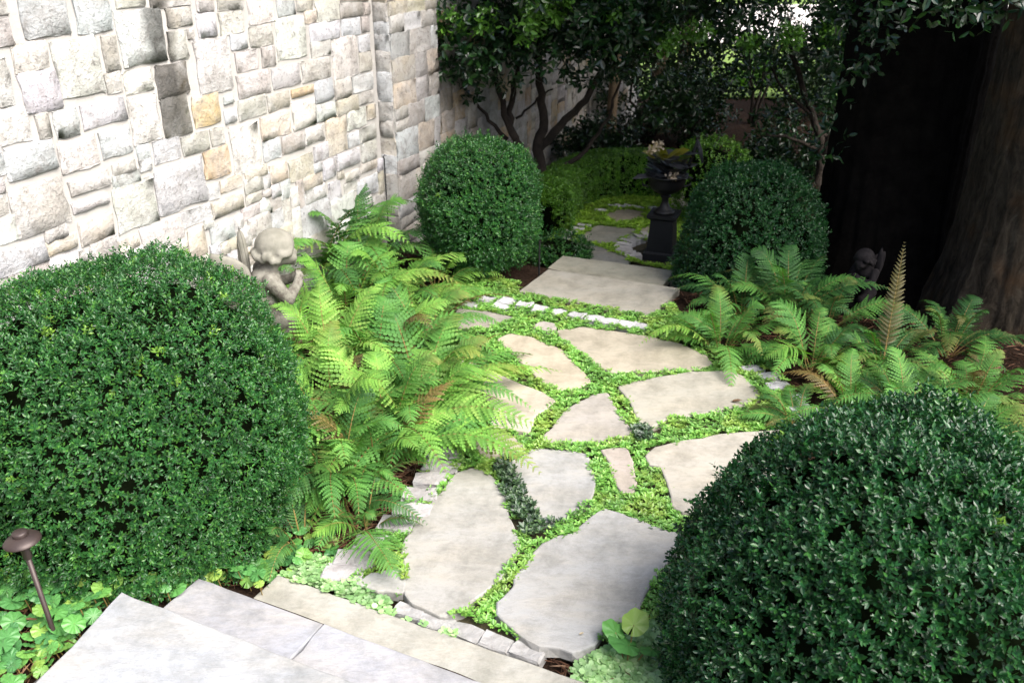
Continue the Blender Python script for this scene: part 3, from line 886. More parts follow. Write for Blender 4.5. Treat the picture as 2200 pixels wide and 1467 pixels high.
# creeping round-leaved cover beside the steps and pine straw in the beds
def bed_cover(name, px, n, leaf, mat, label, seed, nl=5, zj=.03, tv=ROUND_V, lift=(-.05, .35), avoid=()):
    poly = np.array([a2(gp(x, y, .05)) for x, y in px])
    P = free(rand_in(poly, n, seed), [STEPC, *avoid], .0)
    for zz, c in ((ZB, pB), (ZA, pA)):
        q = np.array([a2(c), a2(c) + NOS * 2, a2(c) + NOS * 2 - AX * .7, a2(c) - AX * .7])
        P = P[~inside(P, q)]
    z = ground_z(P[:, 0], P[:, 1]) + .035
    V, F = rosettes(P, z, leaf, nl, seed + 1, tv, lift, zj)
    tag(obj(name, mkmesh(name, V, [F], [mat])), label, 'ground cover', kind='stuff')
bed_cover('creeping_cover', [(600,1225),(660,1180),(740,1200),(850,1290),(1000,1360),(990,1375),(850,1320),(700,1265)], 1500, .024, MAT['pale'], 'pale creeping round-leaved cover along the front edge of the lowest step', 71)
bed_cover('creeping_cover', [(1235,1420),(1300,1380),(1400,1340),(1440,1230),(1520,1200),(1600,1467),(1560,1600),(1240,1600)], 3600, .027, MAT['pale'], 'pale creeping round-leaved cover at the foot of the near right boxwood', 73)
def straw(name, px, n, label, seed, z0=.02):
    poly = np.array([a2(gpg(x, y)) for x, y in px])
    P = rand_in(poly, n, seed)
    r = np.random.default_rng(seed)
    m_ = len(P)
    A = np.column_stack([r.normal(size=(m_, 2)), r.normal(0, .15, m_)])
    base = np.column_stack([P, ground_z(P[:, 0], P[:, 1]) + z0 * r.uniform(.5, 1.6, m_)])
    V, F = leaves(base, A, np.column_stack([r.normal(0, .3, (m_, 2)), np.ones(m_)]), r.uniform(.05, .11, m_), LONG_V, .12)
    tag(obj(name, mkmesh(name, V, [F], [MAT['straw']])), label, 'mulch', kind='stuff')
straw('pine_straw', [(-200,1150),(60,1190),(600,1190),(720,1150),(860,1140),(740,1240),(600,1240),(300,1300),(60,1467),(-200,1700),(-400,1467)], 3500, 'brown pine straw mulch in the bed left of the steps', 81)
straw('pine_straw', [(640,880),(960,930),(950,1000),(870,1130),(740,1225),(600,1150)], 2600, 'brown pine straw mulch under the left ferns', 83)
straw('pine_straw', [(1450,640),(2300,640),(2300,920),(1760,880),(1600,780)], 5000, 'brown pine straw mulch under the right ferns', 84)
straw('pine_straw', [(1180,1400),(1400,1340),(1440,1150),(1600,1100),(1700,1467),(1300,1600)], 2500, 'brown pine straw mulch under the near right boxwood', 82)

# ------------------------------------------------------------------ clipped boxwoods
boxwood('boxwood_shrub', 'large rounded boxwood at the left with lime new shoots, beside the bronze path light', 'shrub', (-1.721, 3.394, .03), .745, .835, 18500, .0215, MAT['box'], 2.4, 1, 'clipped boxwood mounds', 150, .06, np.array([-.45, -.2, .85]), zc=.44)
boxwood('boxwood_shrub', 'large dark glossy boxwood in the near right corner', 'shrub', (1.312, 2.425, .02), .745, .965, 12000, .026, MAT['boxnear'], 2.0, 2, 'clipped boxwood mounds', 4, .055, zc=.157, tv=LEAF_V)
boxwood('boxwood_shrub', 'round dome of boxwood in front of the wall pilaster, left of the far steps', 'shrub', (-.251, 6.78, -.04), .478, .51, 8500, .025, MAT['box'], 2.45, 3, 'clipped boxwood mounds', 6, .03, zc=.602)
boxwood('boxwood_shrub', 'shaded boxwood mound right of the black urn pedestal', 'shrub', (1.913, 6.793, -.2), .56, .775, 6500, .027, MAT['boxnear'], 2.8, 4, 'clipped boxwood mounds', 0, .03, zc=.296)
pb = at(1535, 335, 9.2)
boxwood('boxwood_shrub', 'pale green rounded shrub half hidden behind the shaded boxwood mound', 'shrub', (pb[0], 9.2, -.36), .42, .46, 1400, .03, MAT['hedge'], 2.3, 5, lumpy=.04)
pl = gp(1235, 552, -.25)
boxwood('low_shrub', 'low dark green shrub at the left corner of the far steps', 'shrub', (pl[0] - .12, pl[1] + .1, -.36), .30, .13, 700, .03, MAT['box'], 2.2, 6, lumpy=.04)

def swept_hedge(name, label, pts, wd, ht, n, leaf, mat, seed):
    pts = np.array(pts, float)
    d = np.r_[0, np.cumsum(np.linalg.norm(np.diff(pts, axis=0), axis=1))]
    r = np.random.default_rng(seed)
    t = thing(name, label, 'hedge', (pts[0][0], pts[0][1], ZL - .02))
    s = r.uniform(0, d[-1], n)
    X = np.interp(s, d, pts[:, 0]); Y = np.interp(s, d, pts[:, 1])
    tx = np.gradient(np.interp(np.linspace(0, d[-1], 60), d, pts[:, 0])); ty = np.gradient(np.interp(np.linspace(0, d[-1], 60), d, pts[:, 1]))
    g = np.linspace(0, d[-1], 60)
    T = nrm(np.stack([np.interp(s, g, tx), np.interp(s, g, ty)], 1))
    Sd = np.stack([T[:, 1], -T[:, 0]], 1)
    a = r.uniform(-.45, np.pi + .45, n)
    e = 2.8
    k = (np.abs(np.cos(a)) ** e + np.abs(np.sin(a)) ** e) ** (-1 / e)
    ends = np.minimum(s, d[-1] - s)
    tap = np.clip(ends / (wd * .6), .05, 1) ** .45
    u = np.cos(a) * k * wd / 2 * tap; v = np.where(np.sin(a) > 0, np.sin(a) * k * ht * .55 * (.5 + .5 * tap), np.sin(a) * ht)
    P = np.stack([X + Sd[:, 0] * u, Y + Sd[:, 1] * u, ht * .45 + v], 1)
    N = nrm(np.stack([Sd[:, 0] * np.cos(a), Sd[:, 1] * np.cos(a), np.sin(a)], 1))
    P = P + N * (lump(P, 5, seed) * .015 - np.abs(r.normal(0, .018, n)))[:, None] - np.array([pts[0][0], pts[0][1], 0])
    D = N + np.array([0, 0, .5]) + r.normal(size=(n, 3)) * .4
    V, F = sprigs(P, D, np.full(n, leaf * 1.4), leaf, 3, seed, 1.0, KITE_V)
    fo = obj('foliage', mkmesh('foliage', V, [F], [mat]), t); fo['kind'] = 'stuff'
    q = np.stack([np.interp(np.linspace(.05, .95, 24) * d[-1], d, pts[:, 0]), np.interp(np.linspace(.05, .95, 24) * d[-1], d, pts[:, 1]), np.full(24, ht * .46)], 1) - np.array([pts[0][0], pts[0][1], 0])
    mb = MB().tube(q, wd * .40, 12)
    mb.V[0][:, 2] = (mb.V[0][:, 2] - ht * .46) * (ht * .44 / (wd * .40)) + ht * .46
    mb.build('dark_core', MAT['boxcore'], t, True)  # solid near-black core in place of shade inside the hedge
    return t
hp = [gp(x, y, ZL) for x, y in ((1187, 535), (1200, 490), (1222, 462), (1262, 443), (1320, 432), (1385, 430), (1445, 432), (1500, 440))]
hp = [a2(q) + np.array([-.05, .22]) for q in hp]
swept_hedge('curved_hedge', 'low curved clipped hedge with bright green top sweeping round behind the urn', hp, .44, .54, 8200, .028, MAT['hedge'], 9)

# ------------------------------------------------------------------ ferns
def frond_mesh(base, tip, arch, width, npair, m, seed, mat, roll=0.0, start=.14):
    """a fern frond: bent stalk, paired tapering leaflets with lobed edges"""
    r = np.random.default_rng(seed)
    base = np.asarray(base, float); tip = np.asarray(tip, float)
    mid = base * .55 + tip * .45 + np.array([0, 0, arch])
    tt = np.linspace(0, 1, 40)[:, None]
    C = (1 - tt) ** 2 * base + 2 * tt * (1 - tt) * mid + tt ** 2 * tip
    side0 = nrm(np.cross(nrm(tip - base) + np.array([1e-3, 0, 0]), np.array([0, 0, 1.0])))
    C = C + side0 * (np.sin(tt * 2.6) * r.normal(0, .03))
    T = nrm(np.gradient(C, axis=0))
    L = np.sum(np.linalg.norm(np.diff(C, axis=0), axis=1))
    # leaflet template: x along, y across
    xs, ys, fs = [], [], []
    tv = [(0, 0)]
    for i in range(m + 1):
        tv.append((i / m, 0))
    tv = tv[1:]
    F0 = []
    for sgn in (1, -1):
        for i in range(m):
            wq = (1 - (i / m) ** 1.7) * .5 + .06
            k = len(tv)
            tv += [((i + .42) / m, sgn * wq), ((i + .98) / m, sgn * wq * .92)]
            F0.append((i, i + 1, k + 1, k) if sgn < 0 else (i, k, k + 1, i + 1))
    tv = np.array(tv)
    F0 = np.array(F0)
    VV, FF, AG = [], [], []
    n0 = 0
    for i in range(npair):
        t = start + (1 - start) * (i + .5) / npair * .985
        k = t * 39
        q = int(k); f = k - q
        q2 = min(q + 1, 39)
        p = C[q] * (1 - f) + C[q2] * f
        tg = nrm(T[q])
        sd = nrm(np.cross(tg, np.array([0, 0, 1.0]) + .001))
        nn = np.cross(sd, tg)
        if roll:
            sd, nn = sd * math.cos(roll) + nn * math.sin(roll), nn * math.cos(roll) - sd * math.sin(roll)
        prof = (min(t / .32, 1) ** .75) * (1 - max(0, (t - .32) / .68)) ** .82 + .02
        if t < .3: prof *= .75 + .25 * (t / .3)
        ll = width * prof
        wd = min((1 - start) * L / npair * .86, ll * .42)
        for sgn in (-1, 1):
            ang = .30 + .35 * t + r.normal(0, .06)
            dv = nrm(sd * sgn * math.cos(ang) + tg * math.sin(ang) + nn * r.normal(.05, .10))
            cw = nrm(np.cross(nn, dv))
            l2 = ll * r.uniform(.9, 1.06)
            x = tv[:, 0:1]; y = tv[:, 1:2]
            droop = -(x ** 2) * l2 * r.uniform(.15, .45)
            Vp = p + dv * x * l2 + cw * y * wd + nn * (droop + .12 * wd * np.abs(y) * 2) + tg * (x ** 2) * l2 * .10
            VV.append(Vp); FF.append(F0 + n0); n0 += len(Vp); AG.append(np.full(len(Vp), t) * .75 + .3 * x[:, 0])
    V = np.concatenate(VV); F = np.concatenate(FF)
    # stalk
    mb = MB().tube(C[::4], np.linspace(.0042, .0012, 10), 5)
    SV = np.concatenate(mb.V); SF = np.array(mb.F[4]) + len(V)
    Vall = np.concatenate([V, SV])
    mi = np.r_[np.zeros(len(F), int), np.ones(len(SF), int)]
    me = mkmesh('frond', Vall - base, [np.concatenate([F, SF])], [mat, MAT['stalk']], mi)
    ag = me.attributes.new('age', 'FLOAT', 'POINT')
    ag.data.foreach_set('value', np.r_[np.concatenate(AG), np.zeros(len(SV))].astype(np.float32))
    return me
def fern(label, canopy, h, n, length, mats, seed, group, heroes=(), tipz=.12, m=6, npair=23, up=.0, wide=.108, ang=None):
    lscale = 1.42 if group == LG else 1.0
    if group == RG: h = h * .82
    """canopy: photo point of the plant's middle at height h above the bed"""
    p = gp(canopy[0], canopy[1], h * (1 if group == LG else 1.2))
    gz = float(ground_z(p[0], p[1]))
    base = np.array([p[0], p[1], gz])
    t = thing('fern', label, 'fern', tuple(base), group=group)
    r = np.random.default_rng(seed)
    a0 = r.uniform(0, 6.28)
    n = int(n * (1.25 if group == LG else 1.5))
    for i in range(n):
        a = a0 + i * 2.399 + r.normal(0, .2)
        if ang is not None:
            a = R(r.uniform(*ang))
        L = length * lscale * r.uniform(.8, 1.25)
        inner = i < n * .22
        out = L * (r.uniform(.35, .6) if inner else r.uniform(.72, .95))
        tz = gz + (h * r.uniform(.9, 1.4) if inner else h * r.uniform(.05, .72)) + up
        tip = base + np.array([math.cos(a) * out, math.sin(a) * out, tz - gz])
        b = base + np.array([math.cos(a) * .03, math.sin(a) * .03, 0])
        mt = mats[r.choice(len(mats), p=None if len(mats) == 1 else [.60, .29, .11][:len(mats)] if len(mats) == 3 else [.7, .3])]
        me = frond_mesh(b, tip, h * r.uniform(.55, 1.15) + .05, L * wide * r.uniform(1.2, 1.6) * (.7 if mt == 'fernC' else 1), npair, m, seed * 50 + i, MAT[mt], r.normal(0, .25))
        obj('frond', me, t, loc=tuple(b - base))
    for j, (x, y, z, arch, wd, mt, roll) in enumerate(heroes):
        tip = gp(x, y, z)
        me = frond_mesh(base, tip, arch, wd, npair + 3, m + 2, seed * 50 + 40000 + j, MAT[mt], roll, .2)
        obj('frond', me, t)
    return t
LG = 'ferns in the bed between the wall and the patio'
RG = 'ferns in the shaded bed at the right'
A3 = ('fernA', 'fernB', 'fernC'); AB = ('fernA', 'fernB'); B3 = ('fernB', 'fernA', 'fernC'); BD = ('fernB', 'fernD'); DB = ('fernD', 'fernB')
fern('tall upright fern standing against the wall directly behind the cherub', (665, 470), .50, 14, .85, BD + ('fernA',), 1, LG, up=.22)
fern('fern against the wall nearest the pilaster', (765, 470), .45, 13, .78, BD, 2, LG, up=.12)
fern('sparse olive fern between the cherub wings and the wall', (505, 530), .48, 9, .5, A3, 3, LG, up=.1)
fern('small pale fern at the foot of the round boxwood dome', (935, 560), .25, 9, .42, AB, 4, LG)
fern('fern right of the cherub head', (735, 575), .40, 12, .62, AB, 5, LG)
fern('fern in front of the pilaster foot', (850, 560), .35, 12, .60, AB, 6, LG)
fern('arching fern reaching towards the far setts', (900, 630), .32, 12, .64, B3, 7, LG)
fern('russet-tinged fern in front of the cherub arm', (700, 690), .38, 12, .62, A3, 8, LG)
fern('russet-stalked fern in the middle of the left bed', (800, 680), .38, 12, .64, A3, 9, LG)
fern('fern whose single orange-brown frond points over the patio', (900, 745), .36, 12, .66, A3, 10, LG, heroes=[(1085, 712, .10, .22, .07, 'fernC', .9), (985, 680, .30, .2, .13, 'fernB', .2)])
fern('dense yellow-green fern beside the large left boxwood', (705, 800), .40, 12, .66, A3, 11, LG)
fern('dense yellow-green fern in the centre of the left bed front', (820, 815), .38, 13, .66, AB, 12, LG)
fern('yellow-green fern leaning over the edge of the patio', (890, 815), .34, 12, .62, AB, 13, LG, heroes=[(1010, 770, .34, .2, .14, 'fernA', .3)])
fern('fern drooping low against the large left boxwood', (715, 905), .36, 12, .54, BD, 14, LG, heroes=[(745, 995, .10, .28, .13, 'fernA', -.3)])
fern('fern with long fronds hanging over the left setts', (800, 890), .34, 13, .58, B3, 15, LG, heroes=[(935, 1010, .06, .26, .12, 'fernB', .2)])
fern('small deep green fern left of the setts in front of the large boxwood', (755, 1005), .22, 6, .36, BD, 16, LG, heroes=[(668, 1108, .10, .26, .17, 'fernB', -.1), (700, 1060, .16, .22, .14, 'fernB', -.2)], m=9)
fern('small fern whose broad frond lies across the corner of the front flagstone', (775, 1060), .20, 4, .28, BD, 17, LG, heroes=[(868, 1240, .11, .22, .18, 'fernB', .05), (845, 1095, .06, .2, .13, 'fernB', .3), (668, 1152, .11, .15, .12, 'fernA', 0)], m=9)
fern('low dark fern tucked under the right side of the large left boxwood', (640, 1090), .20, 6, .30, DB, 20, LG, m=8)
fern('light green fern in front of the cherub, beside the large boxwood', (620, 705), .34, 11, .44, AB, 21, LG, m=8)
fern('thin fern showing above the large left boxwood, in front of the wall', (250, 590), .45, 7, .5, AB, 18, LG, up=.1)
fern('second thin fern above the large left boxwood, nearer the cherub', (370, 570), .45, 7, .5, AB, 19, LG, up=.05)
# right bed
fern('fern below the shaded boxwood mound, fronds lying over the ground cover', (1560, 655), .34, 10, .62, B3[:2], 31, RG, heroes=[(1430, 690, .08, .28, .15, 'fernB', .3), (1475, 725, .05, .28, .15, 'fernB', .2), (1540, 735, .05, .26, .14, 'fernB', .1)], wide=.12)
fern('fern standing against the shaded boxwood mound', (1610, 580), .36, 12, .62, BD, 32, RG, wide=.12)
fern('upright dark fern right of the shaded boxwood mound', (1710, 570), .40, 12, .68, DB, 33, RG, up=.08, wide=.12)
fern('fern with one bright yellow-green frond over the right setts', (1760, 690), .34, 11, .62, BD, 34, RG, heroes=[(1635, 770, .16, .30, .17, 'fernA', .1), (1660, 715, .25, .25, .14, 'fernB', 0)], wide=.12)
fern('dark fern left of the small dark statue', (1790, 610), .34, 10, .60, DB, 35, RG)
fern('fern with a tall upright brown-gold frond against the black trunk', (1915, 690), .34, 9, .56, DB, 36, RG, heroes=[(1945, 515, .78, .10, .085, 'fernC', 0)])
fern('dark fern at the foot of the big trunk', (2060, 650), .36, 10, .62, DB, 37, RG)
fern('fern with small dried brown leaflets in the middle of the right bed', (1850, 790), .32, 11, .58, B3, 38, RG, heroes=[(1880, 850, .06, .22, .10, 'fernC', .5)])
fern('fern behind the near right boxwood, below the trunk', (1975, 790), .34, 12, .62, BD, 39, RG)
fern('fern at the right edge below the trunk root', (2110, 760), .36, 12, .66, B3, 40, RG)
fern('fern at the right edge just above the near boxwood', (2090, 880), .32, 12, .60, BD, 41, RG)
fern('low fern spread beside the right setts', (1720, 850), .18, 9, .44, DB, 42, RG, heroes=[(1600, 885, .05, .16, .12, 'fernD', .1)])
fern('fern in the far right corner above the near boxwood', (2230, 900), .32, 11, .6, BD, 43, RG)

# ------------------------------------------------------------------ scalloped leaves beside the steps
def round_leaf(seed):
    r = np.random.default_rng(seed)
    k = 36
    a = np.linspace(.1, 2 * np.pi - .1, k)
    lob = 1 + .05 * np.cos(a * 9 + .5)
    V = [(0, 0, 0)]
    for rr, zz in ((.55, .10), (1.0, .06)):
        for q in range(k):
            l = rr * (lob[q] if rr == 1 else 1)
            V.append((math.sin(a[q]) * l, -math.cos(a[q]) * l, zz * (1 + .8 * math.cos(a[q] * 9 + .5)) - (.10 * rr if rr == 1 else 0) + r.normal(0, .012)))
    F3 = [(0, 1 + q + 1, 1 + q) for q in range(k - 1)]
    F4 = [(1 + q, 2 + q, 2 + k + q, 1 + k + q) for q in range(k - 1)]
    return mkmesh('leaf', V, [np.array(F3), np.array(F4)], [MAT['round']], smooth=True)
RL = [round_leaf(i) for i in range(4)]
def var_leaf_mat(name, c1, c2, c3):
    m, t, p, out = mat_new(name)
    oi = ND(t, 'ShaderNodeObjectInfo')
    col = ramp(t, oi.outputs['Random'], [(0, c1), (.65, c2), (1, c3)])
    t.links.new(col, p.inputs['Base Color']); p.inputs['Roughness'].default_value = .42
    tr = ND(t, 'ShaderNodeBsdfTranslucent'); t.links.new(col, tr.inputs[0])
    ms = ND(t, 'ShaderNodeMixShader'); ms.inputs[0].default_value = .28
    t.links.new(p.outputs[0], ms.inputs[1]); t.links.new(tr.outputs[0], ms.inputs[2]); t.links.new(ms.outputs[0], out.inputs[0])
    return m
RM = var_leaf_mat('scalloped_leaf_var', (.06, .19, .06), (.10, .28, .06), (.25, .37, .07))
for me in RL:
    me.materials[0] = RM
def leaf_clump(label, px, n, size, seed, group, hgt=.08, name='strawberry_begonia'):
    poly = np.array([a2(gpg(x, y, hgt * .8)) for x, y in px])
    r = random.Random(seed)
    P = rand_in(poly, 4000, seed)
    keep = []
    for q in P:
        d = a2(q) - a2(pA)
        eA = a2(qA) - a2(pA)
        if (d @ AX) < .02 and (eA[0] * d[1] - eA[1] * d[0]) > -.02 * np.linalg.norm(eA): continue
        d = a2(q) - a2(pB)
        if (d @ NOS) > -.01 and (d @ AX) < .02: continue
        if all(np.linalg.norm(q - k) > size * .8 for k in keep):
            keep.append(q)
        if len(keep) >= n: break
    c = np.mean(keep, 0)
    cz = float(ground_z(c[0], c[1]))
    t = thing(name, label, 'plant', (c[0], c[1], cz), group=group)
    for q in keep:
        z = float(ground_z(q[0], q[1])) + hgt * r.uniform(.5, 1.3) - cz
        s = size * r.uniform(.55, 1.15)
        obj('leaf', RL[r.randrange(4)], t, loc=(q[0] - c[0], q[1] - c[1], z), rot=(r.gauss(.25, .28), r.gauss(0, .25), r.uniform(0, 6.28)), scale=(s, s, s))
        mb = MB().tube([(q[0] - c[0] + .01, q[1] - c[1] + .02, -.03), (q[0] - c[0], q[1] - c[1], z)], .0022, 5)
        mb.build('stalk', MAT['stalk'], t)
    return t
GCG = 'round scalloped leaves in the bed left of the steps'
leaf_clump('round scalloped leaves crowding the top step corner under the left boxwood', [(240,1240),(330,1190),(450,1200),(520,1240),(420,1250),(350,1310),(280,1280)], 55, .036, 1, GCG, .10, 'scalloped_plant')
leaf_clump('round scalloped leaves just right of the bronze path light stem', [(90,1230),(240,1215),(300,1240),(260,1280),(180,1360),(90,1380)], 60, .036, 2, GCG, .09, 'scalloped_plant')
leaf_clump('yellow-green scalloped leaves left of the path light foot', [(-80,1210),(90,1220),(100,1380),(0,1400),(-100,1380)], 60, .038, 3, GCG, .08, 'scalloped_plant')
leaf_clump('small scalloped leaves in the bottom left corner', [(-100,1390),(110,1395),(160,1370),(60,1467),(-60,1560),(-160,1467)], 60, .032, 4, GCG, .07, 'scalloped_plant')
leaf_clump('scalloped leaves at the foot of the left boxwood beside the middle step', [(500,1235),(560,1200),(640,1180),(680,1215),(600,1235),(560,1262)], 22, .040, 5, GCG, .08, 'scalloped_plant')
leaf_clump('scalloped leaves between the path light foot and the top step edge', [(120,1330),(200,1300),(250,1285),(150,1390),(90,1445),(60,1420)], 20, .034, 8, GCG, .05, 'scalloped_plant')
leaf_clump('dark scalloped leaves between the left boxwood and the low front fern', [(560,1195),(630,1130),(700,1130),(745,1190),(650,1215)], 30, .034, 9, GCG, .07, 'scalloped_plant')
leaf_clump('few scalloped leaves under the fern by the left setts', [(820,1050),(900,1000),(940,1060),(930,1100),(900,1090)], 8, .03, 7, GCG, .08, 'scalloped_plant')
def big_leaf(seed):
    k = 24
    a = np.linspace(.12, 2 * np.pi - .12, k)
    V = [(0, 0, 0)]
    for rr in (.5, 1.0):
        for q in a:
            l = rr * (1 + .25 * math.cos((q - math.pi)) + .05 * math.cos(q * 7))
            V.append((math.sin(q) * l * .85, -math.cos(q) * l, .08 * math.cos(q * 7) * rr - .12 * rr * rr + .04))
    F3 = [(0, 2 + q, 1 + q) for q in range(k - 1)]
    F4 = [(1 + q, 2 + q, 2 + k + q, 1 + k + q) for q in range(k - 1)]
    return mkmesh('leaf', V, [np.array(F3), np.array(F4)], [RM], smooth=True)
BLM = big_leaf(1)
b0 = gp(1350, 1400, .08)
bz = float(ground_z(b0[0], b0[1]))
bt = thing('begonia_plant', 'yellow-green broad-leaved plant between the front flagstone and the near right boxwood', 'plant', (b0[0], b0[1], bz))
for x, y, z, s, rz in ((1322, 1358, .12, .05, .6), (1362, 1342, .15, .06, -.5), (1350, 1385, .10, .065, 1.6), (1400, 1395, .08, .045, 2.4)):
    p = gp(x, y, z)
    obj('leaf', BLM, bt, loc=tuple(p - np.array([b0[0], b0[1], bz])), rot=(.35, .1, rz), scale=(s, s, s))
    MB().tube([(0, 0, -.02), tuple((p - np.array([b0[0], b0[1], bz])) * np.array([.6, .6, .8])), tuple(p - np.array([b0[0], b0[1], bz]))], .003, 5).build('stalk', MAT['stalk'], bt)

# ------------------------------------------------------------------ path light and stakes
lb = gpg(126, 1388)
lt = thing('path_light', 'bronze mushroom path light on a stem beside the steps, in front of the left boxwood', 'lamp', tuple(lb))
lt.rotation_euler = (R(-1), R(-3), 0)
MB().lathe([(.022, -.03), (.022, .0), (.018, .006), (.012, .008), (.009, .03), (.009, .40)], 16).build('stem', MAT['bronze'], lt, True)
MB().lathe([(0.0107, 0.3950), (0.0149, 0.4000), (0.0149, 0.4450), (0.0172, 0.4500), (0.0172, 0.4720), (0.0112, 0.4750)], 16).build('collar', MAT['bronze'], lt, True)
hat = MB().lathe([(0.0112, 0.4680), (0.0577, 0.4660), (0.0609, 0.4680), (0.0609, 0.4710), (0.0512, 0.4810), (0.0326, 0.4900), (0.0251, 0.4920)], 28).build('hat', MAT['bronze'], lt, True)
MB().lathe([(0.0251, 0.4910), (0.0256, 0.4930), (0.0256, 0.5040), (0.0223, 0.5080), (0.0112, 0.5100), (0.0028, 0.5105)], 24).build('cap', MAT['bronze'], hat, True)
def stake(label, base, height, tilt, r=.006, hook=False):
    t = thing('garden_stake', label, 'stake', tuple(base))
    t.rotation_euler = (0, tilt, 0)
    MB().tube([(0, 0, -.1), (0, 0, height)], r, 8).build('rod', MAT['iron'], t)
    if hook:
        MB().tube([(0, 0, height - .004), (-.006, 0, height + .015), (.006, 0, height + .028), (.02, 0, height + .022)], r * .9, 6).build('hook', MAT['iron'], t)
s0 = gp(838, 545, 0)
stake('thin dark rod with a hooked top in front of the pilaster', s0, .83, R(0), .005, True)
s1 = gp(1158, 592, 0)
stake('short dark rod at the right foot of the round boxwood dome', s1, .30, 0, .008)

# ------------------------------------------------------------------ statues
def stat_mat(name, c1, c2, lich):
    m, t, p, out = mat_new(name)
    co = ND(t, 'ShaderNodeTexCoord').outputs['Object']
    col = ramp(t, noise(t, co, 9, 5), [(.35, c1), (.65, c2)])
    sp = ND(t, 'ShaderNodeSeparateXYZ'); t.links.new(co, sp.inputs[0])
    mr = ND(t, 'ShaderNodeMapRange'); t.links.new(sp.outputs[2], mr.inputs[0])
    mr.inputs[1].default_value = .62; mr.inputs[2].default_value = .48; mr.inputs[3].default_value = 0; mr.inputs[4].default_value = .75
    mm = ND(t, 'ShaderNodeMath', operation='MULTIPLY'); t.links.new(mr.outputs[0], mm.inputs[0])
    t.links.new(ramp(t, noise(t, co, 22, 8, .75), [(.42, (0, 0, 0)), (.6, (1, 1, 1))]), mm.inputs[1])
    col = mix(t, mm.outputs[0], col, lich)
    t.links.new(col, p.inputs['Base Color']); p.inputs['Roughness'].default_value = .92; p.inputs['Specular IOR Level'].default_value = .1
    bump(t, p, noise(t, co, 60, 8, .7), .35, .01)
    return m
MAT['cherub'] = stat_mat('weathered_cast_stone', (.155, .15, .125), (.225, .215, .185), (.05, .038, .034))
MAT['shadestat'] = stat_mat('shaded_statue', (.007, .006, .007), (.016, .014, .015), (.005, .004, .005))  # near-black tones stand in for the shade over this statue
def remesh(mb, name, mat, vox=.012, it=3):
    me = mb.mesh(name + '_raw', None)
    o = bpy.data.objects.new(name + '_raw', me)
    COL.objects.link(o)
    md = o.modifiers.new('r', 'REMESH'); md.mode = 'VOXEL'; md.voxel_size = vox
    sm = o.modifiers.new('s', 'SMOOTH'); sm.factor = .5; sm.iterations = it
    dg = bpy.context.evaluated_depsgraph_get()
    out = bpy.data.meshes.new_from_object(o.evaluated_get(dg))
    bpy.data.objects.remove(o); bpy.data.meshes.remove(me)
    out.materials.clear(); out.materials.append(mat)
    out.polygons.foreach_set('use_smooth', np.ones(len(out.polygons), bool))
    out.name = name
    return out
def limb(mb, a, b, ra, rb, n=6):
    a, b = np.array(a), np.array(b)
    k = np.linspace(0, 1, n)
    mb.tube(a + (b - a) * k[:, None], ra + (rb - ra) * k, 12)
    mb.ell(a, (ra,) * 3); mb.ell(b, (rb,) * 3)
